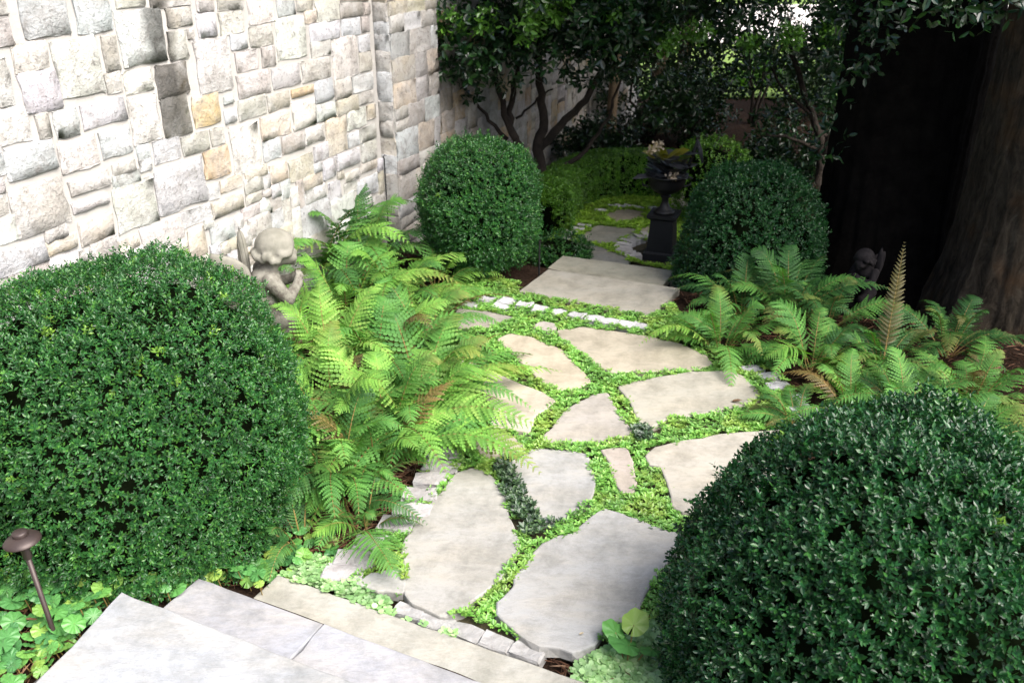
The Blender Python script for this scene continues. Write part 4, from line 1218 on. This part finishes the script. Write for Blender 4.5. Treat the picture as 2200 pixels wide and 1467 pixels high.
def cherub(name, label, loc, rotz, scale, mat):
    """kneeling winged child, head bowed forward (+x), wings behind (-x)"""
    t = thing(name, label, 'statue', loc, rotz)
    t.scale = (scale,) * 3
    b = MB()
    b.ell((0, 0, .03), (.24, .18, .05), 20, 8)                       # base mound
    for s in (-1, 1):
        limb(b, (-.02, s*.085, .20), (.19, s*.10, .13 + (.05 if s < 0 else 0)), .078, .062)   # thigh
        limb(b, (.19, s*.10, .13 + (.05 if s < 0 else 0)), (.0, s*.11, .06), .058, .045)      # shin
        limb(b, (.0, s*.11, .06), (-.09, s*.11, .045), .04, .03)                              # foot
    b.ell((-.02, 0, .24), (.125, .135, .12))
    b.ell((.01, 0, .35), (.11, .125, .13))
    b.ell((.035, 0, .46), (.105, .135, .10))
    for s in (-1, 1):
        limb(b, (.04, s*.135, .50), (.13, s*.165, .37), .056, .045)
        limb(b, (.13, s*.165, .37), (.235, s*.05, .43), .043, .032)
        hx = (.24, s*.035, .445)
        b.ell(hx, (.032, .018, .04))
        for k in range(4):
            limb(b, (.245 + .004*k, s*.026, .455 + .012*k - .02), (.285 - .006*k, s*.014, .475 + .012*k - .02), .0095, .007, 3)
        limb(b, (.235, s*.03, .46), (.235, s*.012, .50), .010, .008, 3)
    limb(b, (.05, 0, .52), (.10, 0, .60), .058, .055)
    b.ell((.135, 0, .665), (.108, .098, .118))                       # skull
    b.ell((.185, 0, .615), (.070, .070, .070))                       # face
    b.ell((.248, 0, .622), (.018, .016, .018)); b.ell((.235, 0, .580), (.022, .026, .012)); b.ell((.225, 0, .555), (.024, .03, .02))
    for s in (-1, 1):
        b.ell((.222, s*.042, .598), (.026, .028, .024)); b.ell((.10, s*.098, .62), (.022, .012, .03))
        b.ell((.236, s*.033, .645), (.012, .015, .010))
    body = obj('body', remesh(b, 'body', mat, .0135, 2), t)
    h = MB()
    h.ell((.118, 0, .690), (.128, .120, .112), 20, 12)
    r = random.Random(3)
    for k in range(26):
        a = -2.5 + 5.0 * k / 25
        h.ell((.105 - .125 * math.cos(a) + r.uniform(-.006, .006), .122 * math.sin(a), .622 + .035 * r.random() + .045 * max(0, -math.cos(a))), (.02 + .008 * r.random(), .022, .02 + .012 * r.random()), 8, 6)
    obj('hair', remesh(h, 'hair', mat, .009, 2), t)
    for s in (-1, 1):
        # wing outline in its own plane: the near wing broad, the far one raised and narrow
        if s < 0:
            out = [(0, .02), (.02, .10), (.08, .155), (.16, .185), (.235, .205), (.25, .17), (.245, .05), (.225, -.08), (.17, -.18), (.09, -.25), (.05, -.2), (.02, -.08)]
        else:
            out = [(0, 0), (.0, .12), (.02, .24), (.05, .33), (.08, .25), (.10, .12), (.08, -.05), (.03, -.08)]
        out = np.array(out)
        m_ = len(out)
        c = out.mean(0)
        wv, wf = [], []
        th = .020
        for sc_, zz in ((1.0, -.004), (.93, -th), (.5, -th*1.4)):
            for p in out: wv.append(((c + (p - c) * sc_)[0], (c + (p - c) * sc_)[1], zz))
        for sc_, zz in ((1.0, .004), (.93, th), (.5, th*1.4)):
            for p in out: wv.append(((c + (p - c) * sc_)[0], (c + (p - c) * sc_)[1], zz))
        for k in (0, 1, 3, 4):
            for q in range(m_): wf.append((k*m_+q, k*m_+(q+1) % m_, (k+1)*m_+(q+1) % m_, (k+1)*m_+q))
        for q in range(m_): wf.append((q, 3*m_+q, 3*m_+(q+1) % m_, (q+1) % m_))
        wf.append(tuple(2*m_+q for q in range(m_))); wf.append(tuple(5*m_+q for q in range(m_))[::-1])
        wv = np.array(wv)
        e1 = nrm(np.array([-.953, .337, 0]) if s < 0 else np.array([-.25, .93, 0])); e3 = np.array([-e1[1], e1[0], 0])
        WV = np.array([-.055, s*.05, .49]) + wv[:, :1] * e1 + wv[:, 1:2] * np.array([0, 0, 1.0]) + wv[:, 2:3] * e3
        mb = MB().add(WV, wf)
        wm = mb.mesh('wing', mat, True)
        wo = obj('wing', wm, t)
        sb = wo.modifiers.new('s', 'SUBSURF'); sb.levels = 2; sb.render_levels = 2
    return t
cl = gp(580, 762, 0)
cherub('cherub_statue', 'weathered pale stone winged cherub with bowed head among the ferns by the wall', (cl[0], cl[1], .07), R(28), .98, MAT['cherub'])
dl = gp(1848, 668, 0)
cherub('cherub_statue', 'small statue coloured dark as shade, half hidden among the ferns in front of the big trunk', (dl[0], dl[1], .05), R(215), .56, MAT['shadestat'])

# ------------------------------------------------------------------ urn on its pedestal
ub = gp(1420, 550, ZL)
pt = thing('pedestal', 'square black pedestal carrying the planted urn in the lower garden', 'pedestal', (ub[0], ub[1], ZL), R(-20))
def frustum(mb, z0, w0, z1, w1):
    mb.add([(-w0,-w0,z0),(w0,-w0,z0),(w0,w0,z0),(-w0,w0,z0),(-w1,-w1,z1),(w1,-w1,z1),(w1,w1,z1),(-w1,w1,z1)], [(0,3,2,1),(4,5,6,7),(0,1,5,4),(1,2,6,5),(2,3,7,6),(3,0,4,7)])
mb = MB(); frustum(mb, 0, .16, .06, .155); frustum(mb, .061, .145, .075, .128); mb.build('plinth', MAT['iron'], pt)
mb = MB(); frustum(mb, .076, .125, .385, .105); mb.build('shaft', MAT['iron'], pt)
mb = MB(); frustum(mb, .386, .108, .405, .135); frustum(mb, .406, .138, .435, .138); mb.build('cap', MAT['iron'], pt)
un = thing('urn', 'black iron urn on a slim foot, planted with dark and yellow leaves', 'urn', (ub[0], ub[1], ZL + .436))
MB().lathe([(.10, 0), (.10, .02), (.085, .03), (.05, .06), (.034, .10), (.032, .14), (.05, .16), (.05, .175), (.04, .185)], 24).build('foot', MAT['iron'], un, True)
bowl = MB().lathe([(.04, .186), (.09, .20), (.14, .235), (.17, .28), (.175, .33), (.185, .355), (.20, .36), (.20, .372), (.165, .372), (.14, .34), (.02, .33)], 28).build('bowl', MAT['iron'], un, True)
for s in (-1, 1):
    MB().tube([(s*.165, 0, .25), (s*.22, 0, .27), (s*.235, 0, .33), (s*.20, 0, .345)], .012, 8).build('handle', MAT['iron'], bowl)
up = thing('urn_plant', 'bushy plant of dark, silvery and yellow leaves growing in the black urn', 'plant', (ub[0], ub[1], ZL + .436 + .34))
r = np.random.default_rng(5)
def leaf_obj(name, P, A, N, S, mat, parent, tv=LEAF_V, wid=1.6):
    V, F = leaves(np.array([P]), np.array([A]), np.array([N]), [S], tv, wid)
    return obj(name, mkmesh(name, V, [F], [mat]), parent)
for i in range(46):
    a = r.uniform(0, 6.28); e = r.uniform(0, .9)
    P = np.array([math.cos(a) * .10 * r.random(), math.sin(a) * .10 * r.random(), r.uniform(.02, .22)])
    A = np.array([math.cos(a), math.sin(a), r.uniform(-.25, .8)])
    leaf_obj('leaf', P, A, (0, 0, 1), r.uniform(.13, .22), MAT['urnyellow'] if (i % 5 == 0 and P[2] > .1) else MAT['urnleaf'], up)
leaf_obj('leaf', (-.1, -.05, .03), (-1, -.1, -.1), (0, 0, 1), .24, MAT['urnleaf'], up)
for i in range(4):
    leaf_obj('leaf', (-.12 + .05*i, 0, .18 + .03*(i % 2)), (-.6 + .5*i, -.3, .35), (0, -.4, 1), .17, MAT['urnyellow'], up)
for k, (dx, dz) in enumerate(((.02, .05), (-.17, .30), (-.13, .34))):
    P = np.column_stack([dx + r.normal(0, .022, 40), -.17 + r.normal(0, .022, 40), dz + r.normal(0, .016, 40)])
    V, F = leaves(P, r.normal(size=(40, 3)), r.normal(size=(40, 3)), np.full(40, .03), ROUND_V)
    fh = obj('flower_head', mkmesh('flower_head', V, [F], [MAT['petal']]), up); fh['kind'] = 'stuff'
MB().tube([(.14, 0, .0), (.20, -.01, .14), (.245, -.02, .30), (.25, -.02, .36)], [.012, .018, .02, .012], 8).build('stalk', MAT['iron'], up)
mb = MB().tube([(.25, -.02, .35), (.285, -.02, .25), (.315, -.02, .14)], [.014, .022, .008], 8); mb.build('drooping_leaf', MAT['urnleaf'], up)

# ------------------------------------------------------------------ shrub trees, the big tree and the background
def leaf_cloud(clumps, n, leaf, seed, tv=LEAF_V, pairs=2, L=.10, down=-.1):
    r = np.random.default_rng(seed)
    C = np.array([c[:3] for c in clumps]); Rr = np.array([c[3] for c in clumps])
    pr = Rr ** 2 / np.sum(Rr ** 2)
    k = r.choice(len(C), n, p=pr)
    d = nrm(r.normal(size=(n, 3)))
    rad = Rr[k] * r.uniform(.35, 1.0, n) ** .6
    P = C[k] + d * rad[:, None] * np.array([1, 1, .75])
    D = d + np.array([0, 0, down]) + r.normal(size=(n, 3)) * .4
    return sprigs(P, D, np.full(n, L), leaf, pairs, seed + 1, 1.0, tv)
def clump_set(c, rad, n, cr_, seed, keep=None):
    r = np.random.default_rng(seed)
    out = []
    while len(out) < n:
        d = nrm(r.normal(size=3)) * r.uniform(.3, 1) ** .5
        p = np.array(c) + d * np.array(rad)
        if keep is None or keep(p):
            out.append((*p, cr_ * r.uniform(.7, 1.3)))
    return out
def branchy(mb, p0, p1, r0, r1, seed, wob=.05, n=7):
    r = np.random.default_rng(seed)
    t_ = np.linspace(0, 1, n)[:, None]
    P = np.array(p0) + (np.array(p1) - np.array(p0)) * t_ + r.normal(0, wob, (n, 3)) * np.sin(t_ * np.pi)
    mb.tube(P, np.linspace(r0, r1, n), 9)
    return P
def shrub_tree(label, base, limbs, clumps, n, leaf, mat, seed, light=0, name='camellia_tree', group=None, pairs=2, lightclumps=()):
    t = thing(name, label, 'tree', tuple(base), group=group)
    for i, (pts, r0, r1) in enumerate(limbs):
        P = [np.array(q) - base for q in pts]
        mb = MB()
        C = [P[0]]
        rr = np.random.default_rng(seed + i)
        for q in range(len(P) - 1):
            for k in range(1, 5):
                C.append(P[q] + (P[q + 1] - P[q]) * k / 4 + rr.normal(0, .012, 3))
        mb.tube(C, np.linspace(r0, r1, len(C)), 9)
        mb.build('trunk' if i == 0 else 'limb', MAT['bark'], t, True)
    V, F = leaf_cloud([(*(np.array(c[:3]) - base), c[3]) for c in clumps], n, leaf, seed + 7, pairs=pairs)
    cr_ = obj('crown', mkmesh('crown', V, [F], [MAT[mat]]), t); cr_['kind'] = 'stuff'
    if len(lightclumps):
        V, F = leaf_cloud([(*(np.array(c[:3]) - base), c[3]) for c in lightclumps], light, leaf * .9, seed + 17)
        cr_ = obj('lighter_leaves', mkmesh('lighter_leaves', V, [F], [MAT['camlight']]), t); cr_['kind'] = 'stuff'  # clumps of a lighter green leaf
    return t
tb = gp(1150, 470, ZL); TY = tb[1]
q = lambda x, y, dy=0: at(x, y, TY + dy)
limbs = [([tb, q(1162, 390), q(1158, 320), q(1168, 262), q(1160, 180), q(1150, 60)], .075, .03),
         ([q(1150, 330), q(1205, 268), q(1260, 215), q(1300, 130), q(1330, 30)], .05, .02),
         ([q(1120, 330, -.1), q(1098, 285, -.1), q(1070, 200, -.1), q(1050, 100, -.1)], .05, .018),
         ([q(1110, 310), q(1095, 240), q(1112, 160), q(1105, 60)], .04, .018),
         ([q(1090, 300), q(1040, 245), q(990, 190)], .024, .012),
         ([q(1180, 380, .2), q(1262, 320, .3), q(1310, 250, .3), q(1330, 170, .3)], .03, .012),
         ([q(1108, 255), q(1150, 222), q(1185, 190)], .014, .008)]
cl1 = clump_set((.35, 9.0, 2.25), (1.45, 1.1, 1.0), 46, .36, 3, lambda p: p[2] > 1.25 and not (p[0] < -.55 and p[1] < 8.2))
cl1 += [(*at(x, y, TY + dy), rr) for x, y, dy, rr in ((985, 110, -.9, .30), (1020, 165, -.8, .16), (1080, 130, -.8, .25), (1180, 110, -.7, .3), (1260, 130, -.7, .28), (1340, 130, -.6, .28), (1400, 160, -.5, .22), (1100, 175, -.7, .12), (1010, 190, -.4, .12), (1420, 240, .2, .2), (1360, 60, -.9, .3), (980, 30, -.9, .25))]
shrub_tree('many-stemmed dark evergreen shrub tree behind the round boxwood dome', tb, limbs, cl1, 5200, .085, 'camellia', 11, 260, 'shrub_tree', lightclumps=[(*at(x, y, TY - 1.0), .11) for x, y in ((962, 45), (1030, 40), (1190, 15), (1130, 60), (1330, 20), (1420, 85), (1150, 8))])
t2 = np.array([2.95, 9.6, ZL])
Q2 = lambda x, y, Y=9.5: at(x, y, Y)
limbs2 = [([t2, Q2(1760, 420), Q2(1765, 300), Q2(1720, 180), Q2(1690, 40)], .06, .02),
          ([Q2(1785, 330), Q2(1700, 300), Q2(1640, 285)], .022, .01), ([Q2(1790, 310), Q2(1720, 230), Q2(1680, 190), Q2(1650, 120)], .025, .01),
          ([Q2(1765, 330), Q2(1850, 200), Q2(1880, 60)], .04, .018)]
cl2 = clump_set((3.1, 9.7, 2.15), (1.5, .9, .95), 40, .36, 5, lambda p: p[2] > 1.3)
def prj(p):
    d = np.array(p[:3]) - np.array([0, 0, CAM_H])
    f = d[1] * math.cos(PITCH) - d[2] * math.sin(PITCH)
    return np.array([1100 + F_PX * d[0] / f, 733.5 + F_PX * (-d[1] * math.sin(PITCH) - d[2] * math.cos(PITCH)) / f])
def gap(p):
    q_ = prj(p)
    return np.hypot(*(q_ - (1722, 42))) < 75 or np.hypot(*(q_ - (1575, 300))) < 75
cl2 = [c_ for c_ in cl2 if not gap(c_)]
cl2 += clump_set((3.0, 5.6, 3.25), (1.5, .8, .45), 16, .34, 6, lambda p: p[2] > 2.95)
cl2 += [(*at(x, y, Y_), rr) for x, y, Y_, rr in ((1930, -10, 5.2, .14), (2010, -5, 5.1, .12), (2090, 10, 5.0, .13), (2150, -5, 5.0, .12), (1860, 30, 6.8, .16), (1820, 110, 6.6, .15), (1800, 200, 6.6, .12), (1900, 70, 6.3, .12), (1850, 150, 6.4, .10), (1790, 290, 6.7, .09), (1770, 330, 6.8, .08))]
cl2 += [(*at(x, y, (9.3 if x > 1620 else 10.4) + dy), rr * (1.1 if x > 1620 else 1.25)) for x, y, dy, rr in ((1500, 60, 0, .3), (1480, 130, .2, .22), (1560, 110, -.2, .25), (1630, 110, -.3, .2), (1760, 120, -.3, .18), (1830, 70, -.3, .20), (1600, 170, 0, .2), (1540, 210, .3, .18), (1680, 240, 0, .15), (1780, 210, -.2, .2), (1800, 150, 0, .16), (1560, 20, 0, .25), (1850, 20, 0, .25), (1640, 265, .1, .12), (1720, 330, .4, .14), (1680, 300, .5, .12))]
shrub_tree('dark evergreen shrub tree with layered branches behind the big trunk', t2, limbs2, cl2, 7600, .072, 'camellia', 23, 200, 'shrub_tree', lightclumps=[(*at(x, y, 8.9), .09) for x, y in ((1610, 95), (1700, 78), (1440, 85), (1500, 70), (1780, 75))])

# the big tree: furrowed trunk with flared roots, high spreading crown
bt0 = np.array([3.90, 6.28, 0.0])
big = thing('old_tree', 'old tree with furrowed grey-brown bark cut by the right edge of the picture', 'tree', tuple(bt0))
def bark_mat():
    m, t, p, out = mat_new('old_bark')
    co = ND(t, 'ShaderNodeTexCoord').outputs['Object']
    mp = ND(t, 'ShaderNodeMapping'); mp.inputs['Scale'].default_value = (1, 1, .38); t.links.new(co, mp.inputs[0])
    a = noise(t, mp.outputs[0], 11, 10, .78, .5); b = noise(t, co, 24, 6, .7); c = noise(t, co, 2.2, 4, .6)
    col = ramp(t, a, [(.36, (.010, .008, .006)), (.56, (.055, .044, .032)), (.8, (.15, .125, .095))])
    col = mix(t, ramp(t, b, [(.55, (0, 0, 0)), (.72, (.3, .3, .3))]), col, (.07, .062, .05))
    col = mix(t, ramp(t, c, [(.52, (0, 0, 0)), (.68, (.45, .45, .45))]), col, (.13, .068, .03))
    t.links.new(col, p.inputs['Base Color']); p.inputs['Roughness'].default_value = 1; p.inputs['Specular IOR Level'].default_value = .1
    bump(t, p, a, 1.0, .06)
    return m
MAT['oldbark'] = bark_mat()
zs = np.r_[np.linspace(-.3, 3.0, 66), np.linspace(3.2, 6.5, 10)]
NS = 200
th = np.linspace(0, 2 * np.pi, NS, endpoint=False)
TV = []
for z in zs:
    rr = .55 + .12 * math.exp(-(z + .1) / .35) - .012 * max(z - 1, 0)
    root = 1 + (.07 * math.exp(-(z + .1) / .5)) * np.cos(5 * th + 1.1) + .02 * np.cos(3 * th + .5 * z)
    P_ = np.stack([np.cos(th) * 2.2, np.sin(th) * 2.2, np.full(NS, z * .55)], 1)
    w1 = lump(P_, 2.2, 91) * 1.6; w2 = lump(P_, 6.0, 92)
    ridge = 1 - np.abs(np.sin(13 * th + w1 + .25 * z)) ** .6
    ridge2 = 1 - np.abs(np.sin(29 * th + 2 * w1 + w2 - .3 * z))
    root = root - .045 * ridge * (.6 + .4 * w2) - .015 * ridge2 + .012 * lump(P_ * np.array([1, 1, 3.0]), 9, 93)
    TV.append(np.stack([rr * root * np.cos(th), rr * root * np.sin(th), np.full(NS, z)], 1))
TV = np.concatenate(TV)
TF = [(i*NS+j, i*NS+(j+1) % NS, (i+1)*NS+(j+1) % NS, (i+1)*NS+j) for i in range(len(zs)-1) for j in range(NS)]
obj('trunk', mkmesh('trunk', TV, [np.array(TF)], [MAT['oldbark']], smooth=True), big)
MAT['shadebark'] = plain_mat('shade_bark', (.002, .0016, .0015), (.007, .006, .005), 7, 1.0, .8, 22, .03, 0, .05)  # bark coloured near-black to stand in for deep shade
bt1 = np.array([3.23, 7.35, -.1])
blk = thing('old_tree', 'near-black trunk standing in for deep shade behind the small dark statue', 'tree', tuple(bt1))  # trunk added to fill a deeply shaded gap
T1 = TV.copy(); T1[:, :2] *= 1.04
obj('trunk', mkmesh('trunk', T1, [np.array(TF)], [MAT['shadebark']], smooth=True), blk)
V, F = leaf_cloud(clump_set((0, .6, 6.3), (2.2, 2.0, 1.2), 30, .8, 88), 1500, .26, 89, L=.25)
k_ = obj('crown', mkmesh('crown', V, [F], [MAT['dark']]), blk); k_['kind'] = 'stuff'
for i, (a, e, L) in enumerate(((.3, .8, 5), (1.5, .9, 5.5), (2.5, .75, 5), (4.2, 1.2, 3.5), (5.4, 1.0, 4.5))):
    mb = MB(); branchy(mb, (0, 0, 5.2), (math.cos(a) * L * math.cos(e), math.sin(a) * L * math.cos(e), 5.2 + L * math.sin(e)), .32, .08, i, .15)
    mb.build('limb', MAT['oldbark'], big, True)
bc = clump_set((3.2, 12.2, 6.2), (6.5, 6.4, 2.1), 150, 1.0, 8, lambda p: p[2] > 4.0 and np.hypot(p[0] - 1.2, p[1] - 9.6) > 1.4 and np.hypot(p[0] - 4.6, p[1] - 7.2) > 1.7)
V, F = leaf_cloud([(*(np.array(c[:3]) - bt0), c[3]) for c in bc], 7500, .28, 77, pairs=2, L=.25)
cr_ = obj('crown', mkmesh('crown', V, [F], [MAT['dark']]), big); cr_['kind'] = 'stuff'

shade_clumps = clump_set((5.2, 4.7, 3.6), (1.7, 1.1, .5), 32, .42, 18, lambda p: p[2] > 3.1) + clump_set((2.2, 8.0, 4.3), (1.5, 1.6, .4), 40, .5, 19)  # unseen clumps added to shade the right bed and far wall
V, F = leaf_cloud([(*(np.array(c[:3]) - bt0), c[3]) for c in shade_clumps], 6800, .22, 78, pairs=2, L=.16)
cr_ = obj('added_shade_foliage', mkmesh('added_shade_foliage', V, [F], [MAT['dark']]), big); cr_['kind'] = 'stuff'
for i, q_ in enumerate(((1.2, -1.4, 3.6), (2.0, -.6, 3.7), (.9, -.6, 3.7), (-2.2, 1.8, 4.3))):
    mb = MB(); branchy(mb, (0, 0, 4.2), q_, .10, .03, 40 + i, .08); mb.build('limb', MAT['oldbark'], big, True)  # added limbs, out of view, reaching the shading clumps

# background shrubs and trunks in the shade
def bg_shrub(label, c, rad, n, leaf, mat, seed, group='shrubs in the shaded background', nm='background_shrub', cat='shrub'):
    base = np.array([c[0], c[1], ZL])
    t = thing(nm, label, cat, tuple(base), group=group)
    cs = clump_set((0, 0, c[2] - ZL), rad, 22, min(rad) * .42, seed, lambda p: p[2] > .1)
    V, F = leaf_cloud(cs, n, leaf, seed + 3)
    f = obj('foliage', mkmesh('foliage', V, [F], [MAT[mat]]), t); f['kind'] = 'stuff'
    mb = MB()
    for k in range(4):
        a = k * 1.7
        branchy(mb, (.05 * math.cos(a), .05 * math.sin(a), -.05), (rad[0] * .5 * math.cos(a), rad[1] * .5 * math.sin(a), c[2] - ZL + rad[2] * .3), .03, .01, seed + k)
    mb.build('stem', MAT['bark'], t, True)
    return t
def P3(x, y, Y): return at(x, y, Y)
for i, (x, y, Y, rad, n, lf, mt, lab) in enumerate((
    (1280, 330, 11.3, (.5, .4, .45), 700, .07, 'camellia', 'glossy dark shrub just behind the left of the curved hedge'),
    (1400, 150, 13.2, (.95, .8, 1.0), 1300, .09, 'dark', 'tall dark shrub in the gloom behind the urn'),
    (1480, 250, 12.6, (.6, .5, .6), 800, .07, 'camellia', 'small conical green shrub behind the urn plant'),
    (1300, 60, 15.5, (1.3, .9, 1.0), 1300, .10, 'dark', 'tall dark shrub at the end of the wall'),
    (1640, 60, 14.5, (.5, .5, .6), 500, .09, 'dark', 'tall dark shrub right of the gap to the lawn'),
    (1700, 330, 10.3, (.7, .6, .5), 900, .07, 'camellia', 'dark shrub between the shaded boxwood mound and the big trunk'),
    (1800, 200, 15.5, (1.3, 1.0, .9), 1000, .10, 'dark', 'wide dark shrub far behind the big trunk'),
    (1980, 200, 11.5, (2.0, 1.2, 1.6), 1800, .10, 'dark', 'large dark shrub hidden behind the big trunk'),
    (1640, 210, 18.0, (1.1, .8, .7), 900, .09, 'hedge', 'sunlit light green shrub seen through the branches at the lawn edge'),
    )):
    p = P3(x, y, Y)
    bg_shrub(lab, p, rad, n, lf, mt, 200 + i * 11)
MAT['tanbark'] = plain_mat('tan_bark', (.11, .08, .05), (.19, .14, .09), 12, .95, .6, 30, .03)
for i, (x, Y, rr, lab) in enumerate(((1312, 12.4, .075, 'slender tan trunk standing behind the curved hedge'), (1405, 13.8, .14, 'brown trunk in the gloom above the urn'), (1455, 14.8, .12, 'second brown trunk right of the trunk above the urn'))):
    p = gp(x, 330, ZL); p = at(x, 300, Y)
    t = thing('background_tree', lab, 'tree', (p[0], Y, ZL), group='tree trunks in the shaded background')
    mb = MB(); branchy(mb, (0, 0, -.1), (.05, .0, 4.2), rr, rr * .7, 70 + i, .03); mb.build('trunk', MAT['tanbark'], t, True)
    V, F = leaf_cloud(clump_set((0, 0, 4.9), (1.5, 1.5, .9), 20, .6, 40 + i), 700, .2, 60 + i, L=.2)
    f = obj('crown', mkmesh('crown', V, [F], [MAT['dark']]), t); f['kind'] = 'stuff'
# tree line closing the view beyond the lawn
for i in range(11):
    x = -16 + i * 6.2; Y = 44 + (i % 3) * 3
    t = thing('distant_tree', 'distant tree in the dark line beyond the lawn', 'tree', (x, Y, ZL), group='trees beyond the lawn')
    mb = MB(); branchy(mb, (0, 0, -.1), (.2, 0, 5), .3, .2, 300 + i, .08); mb.build('trunk', MAT['bark'], t)
    V, F = leaf_cloud(clump_set((0, 0, 5.0), (3.8, 2.5, 4.2), 30, 1.2, 310 + i, lambda p: p[2] > .8), 550, .62, 330 + i, L=.5)
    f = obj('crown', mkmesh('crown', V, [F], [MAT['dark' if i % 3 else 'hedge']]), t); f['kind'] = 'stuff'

# ------------------------------------------------------------------ small fallen things
MAT['fallen'] = leaf_mat('fallen_leaf', (.10, .055, .03), (.14, .08, .04), None, .7, .1)
def fallen(label, x, y, z, s, mat, rz):
    p = gp(x, y, z)
    V, F = leaves(np.zeros((1, 3)), np.array([[math.cos(rz), math.sin(rz), .12]]), np.array([[.1, .2, 1.0]]), [s], LEAF_V, 1.3)
    o = obj('fallen_leaf', mkmesh('fallen_leaf', V, [F], [mat]), loc=tuple(p))
    tag(o, label, 'leaf')
fallen('small dry brown leaf lying on the right flagstone near the setts', 1572, 862, .052, .065, MAT['fallen'], .1)
fallen('tiny tan petal lying on the front right flagstone', 1244, 1362, .055, .022, MAT['petal'], .4)
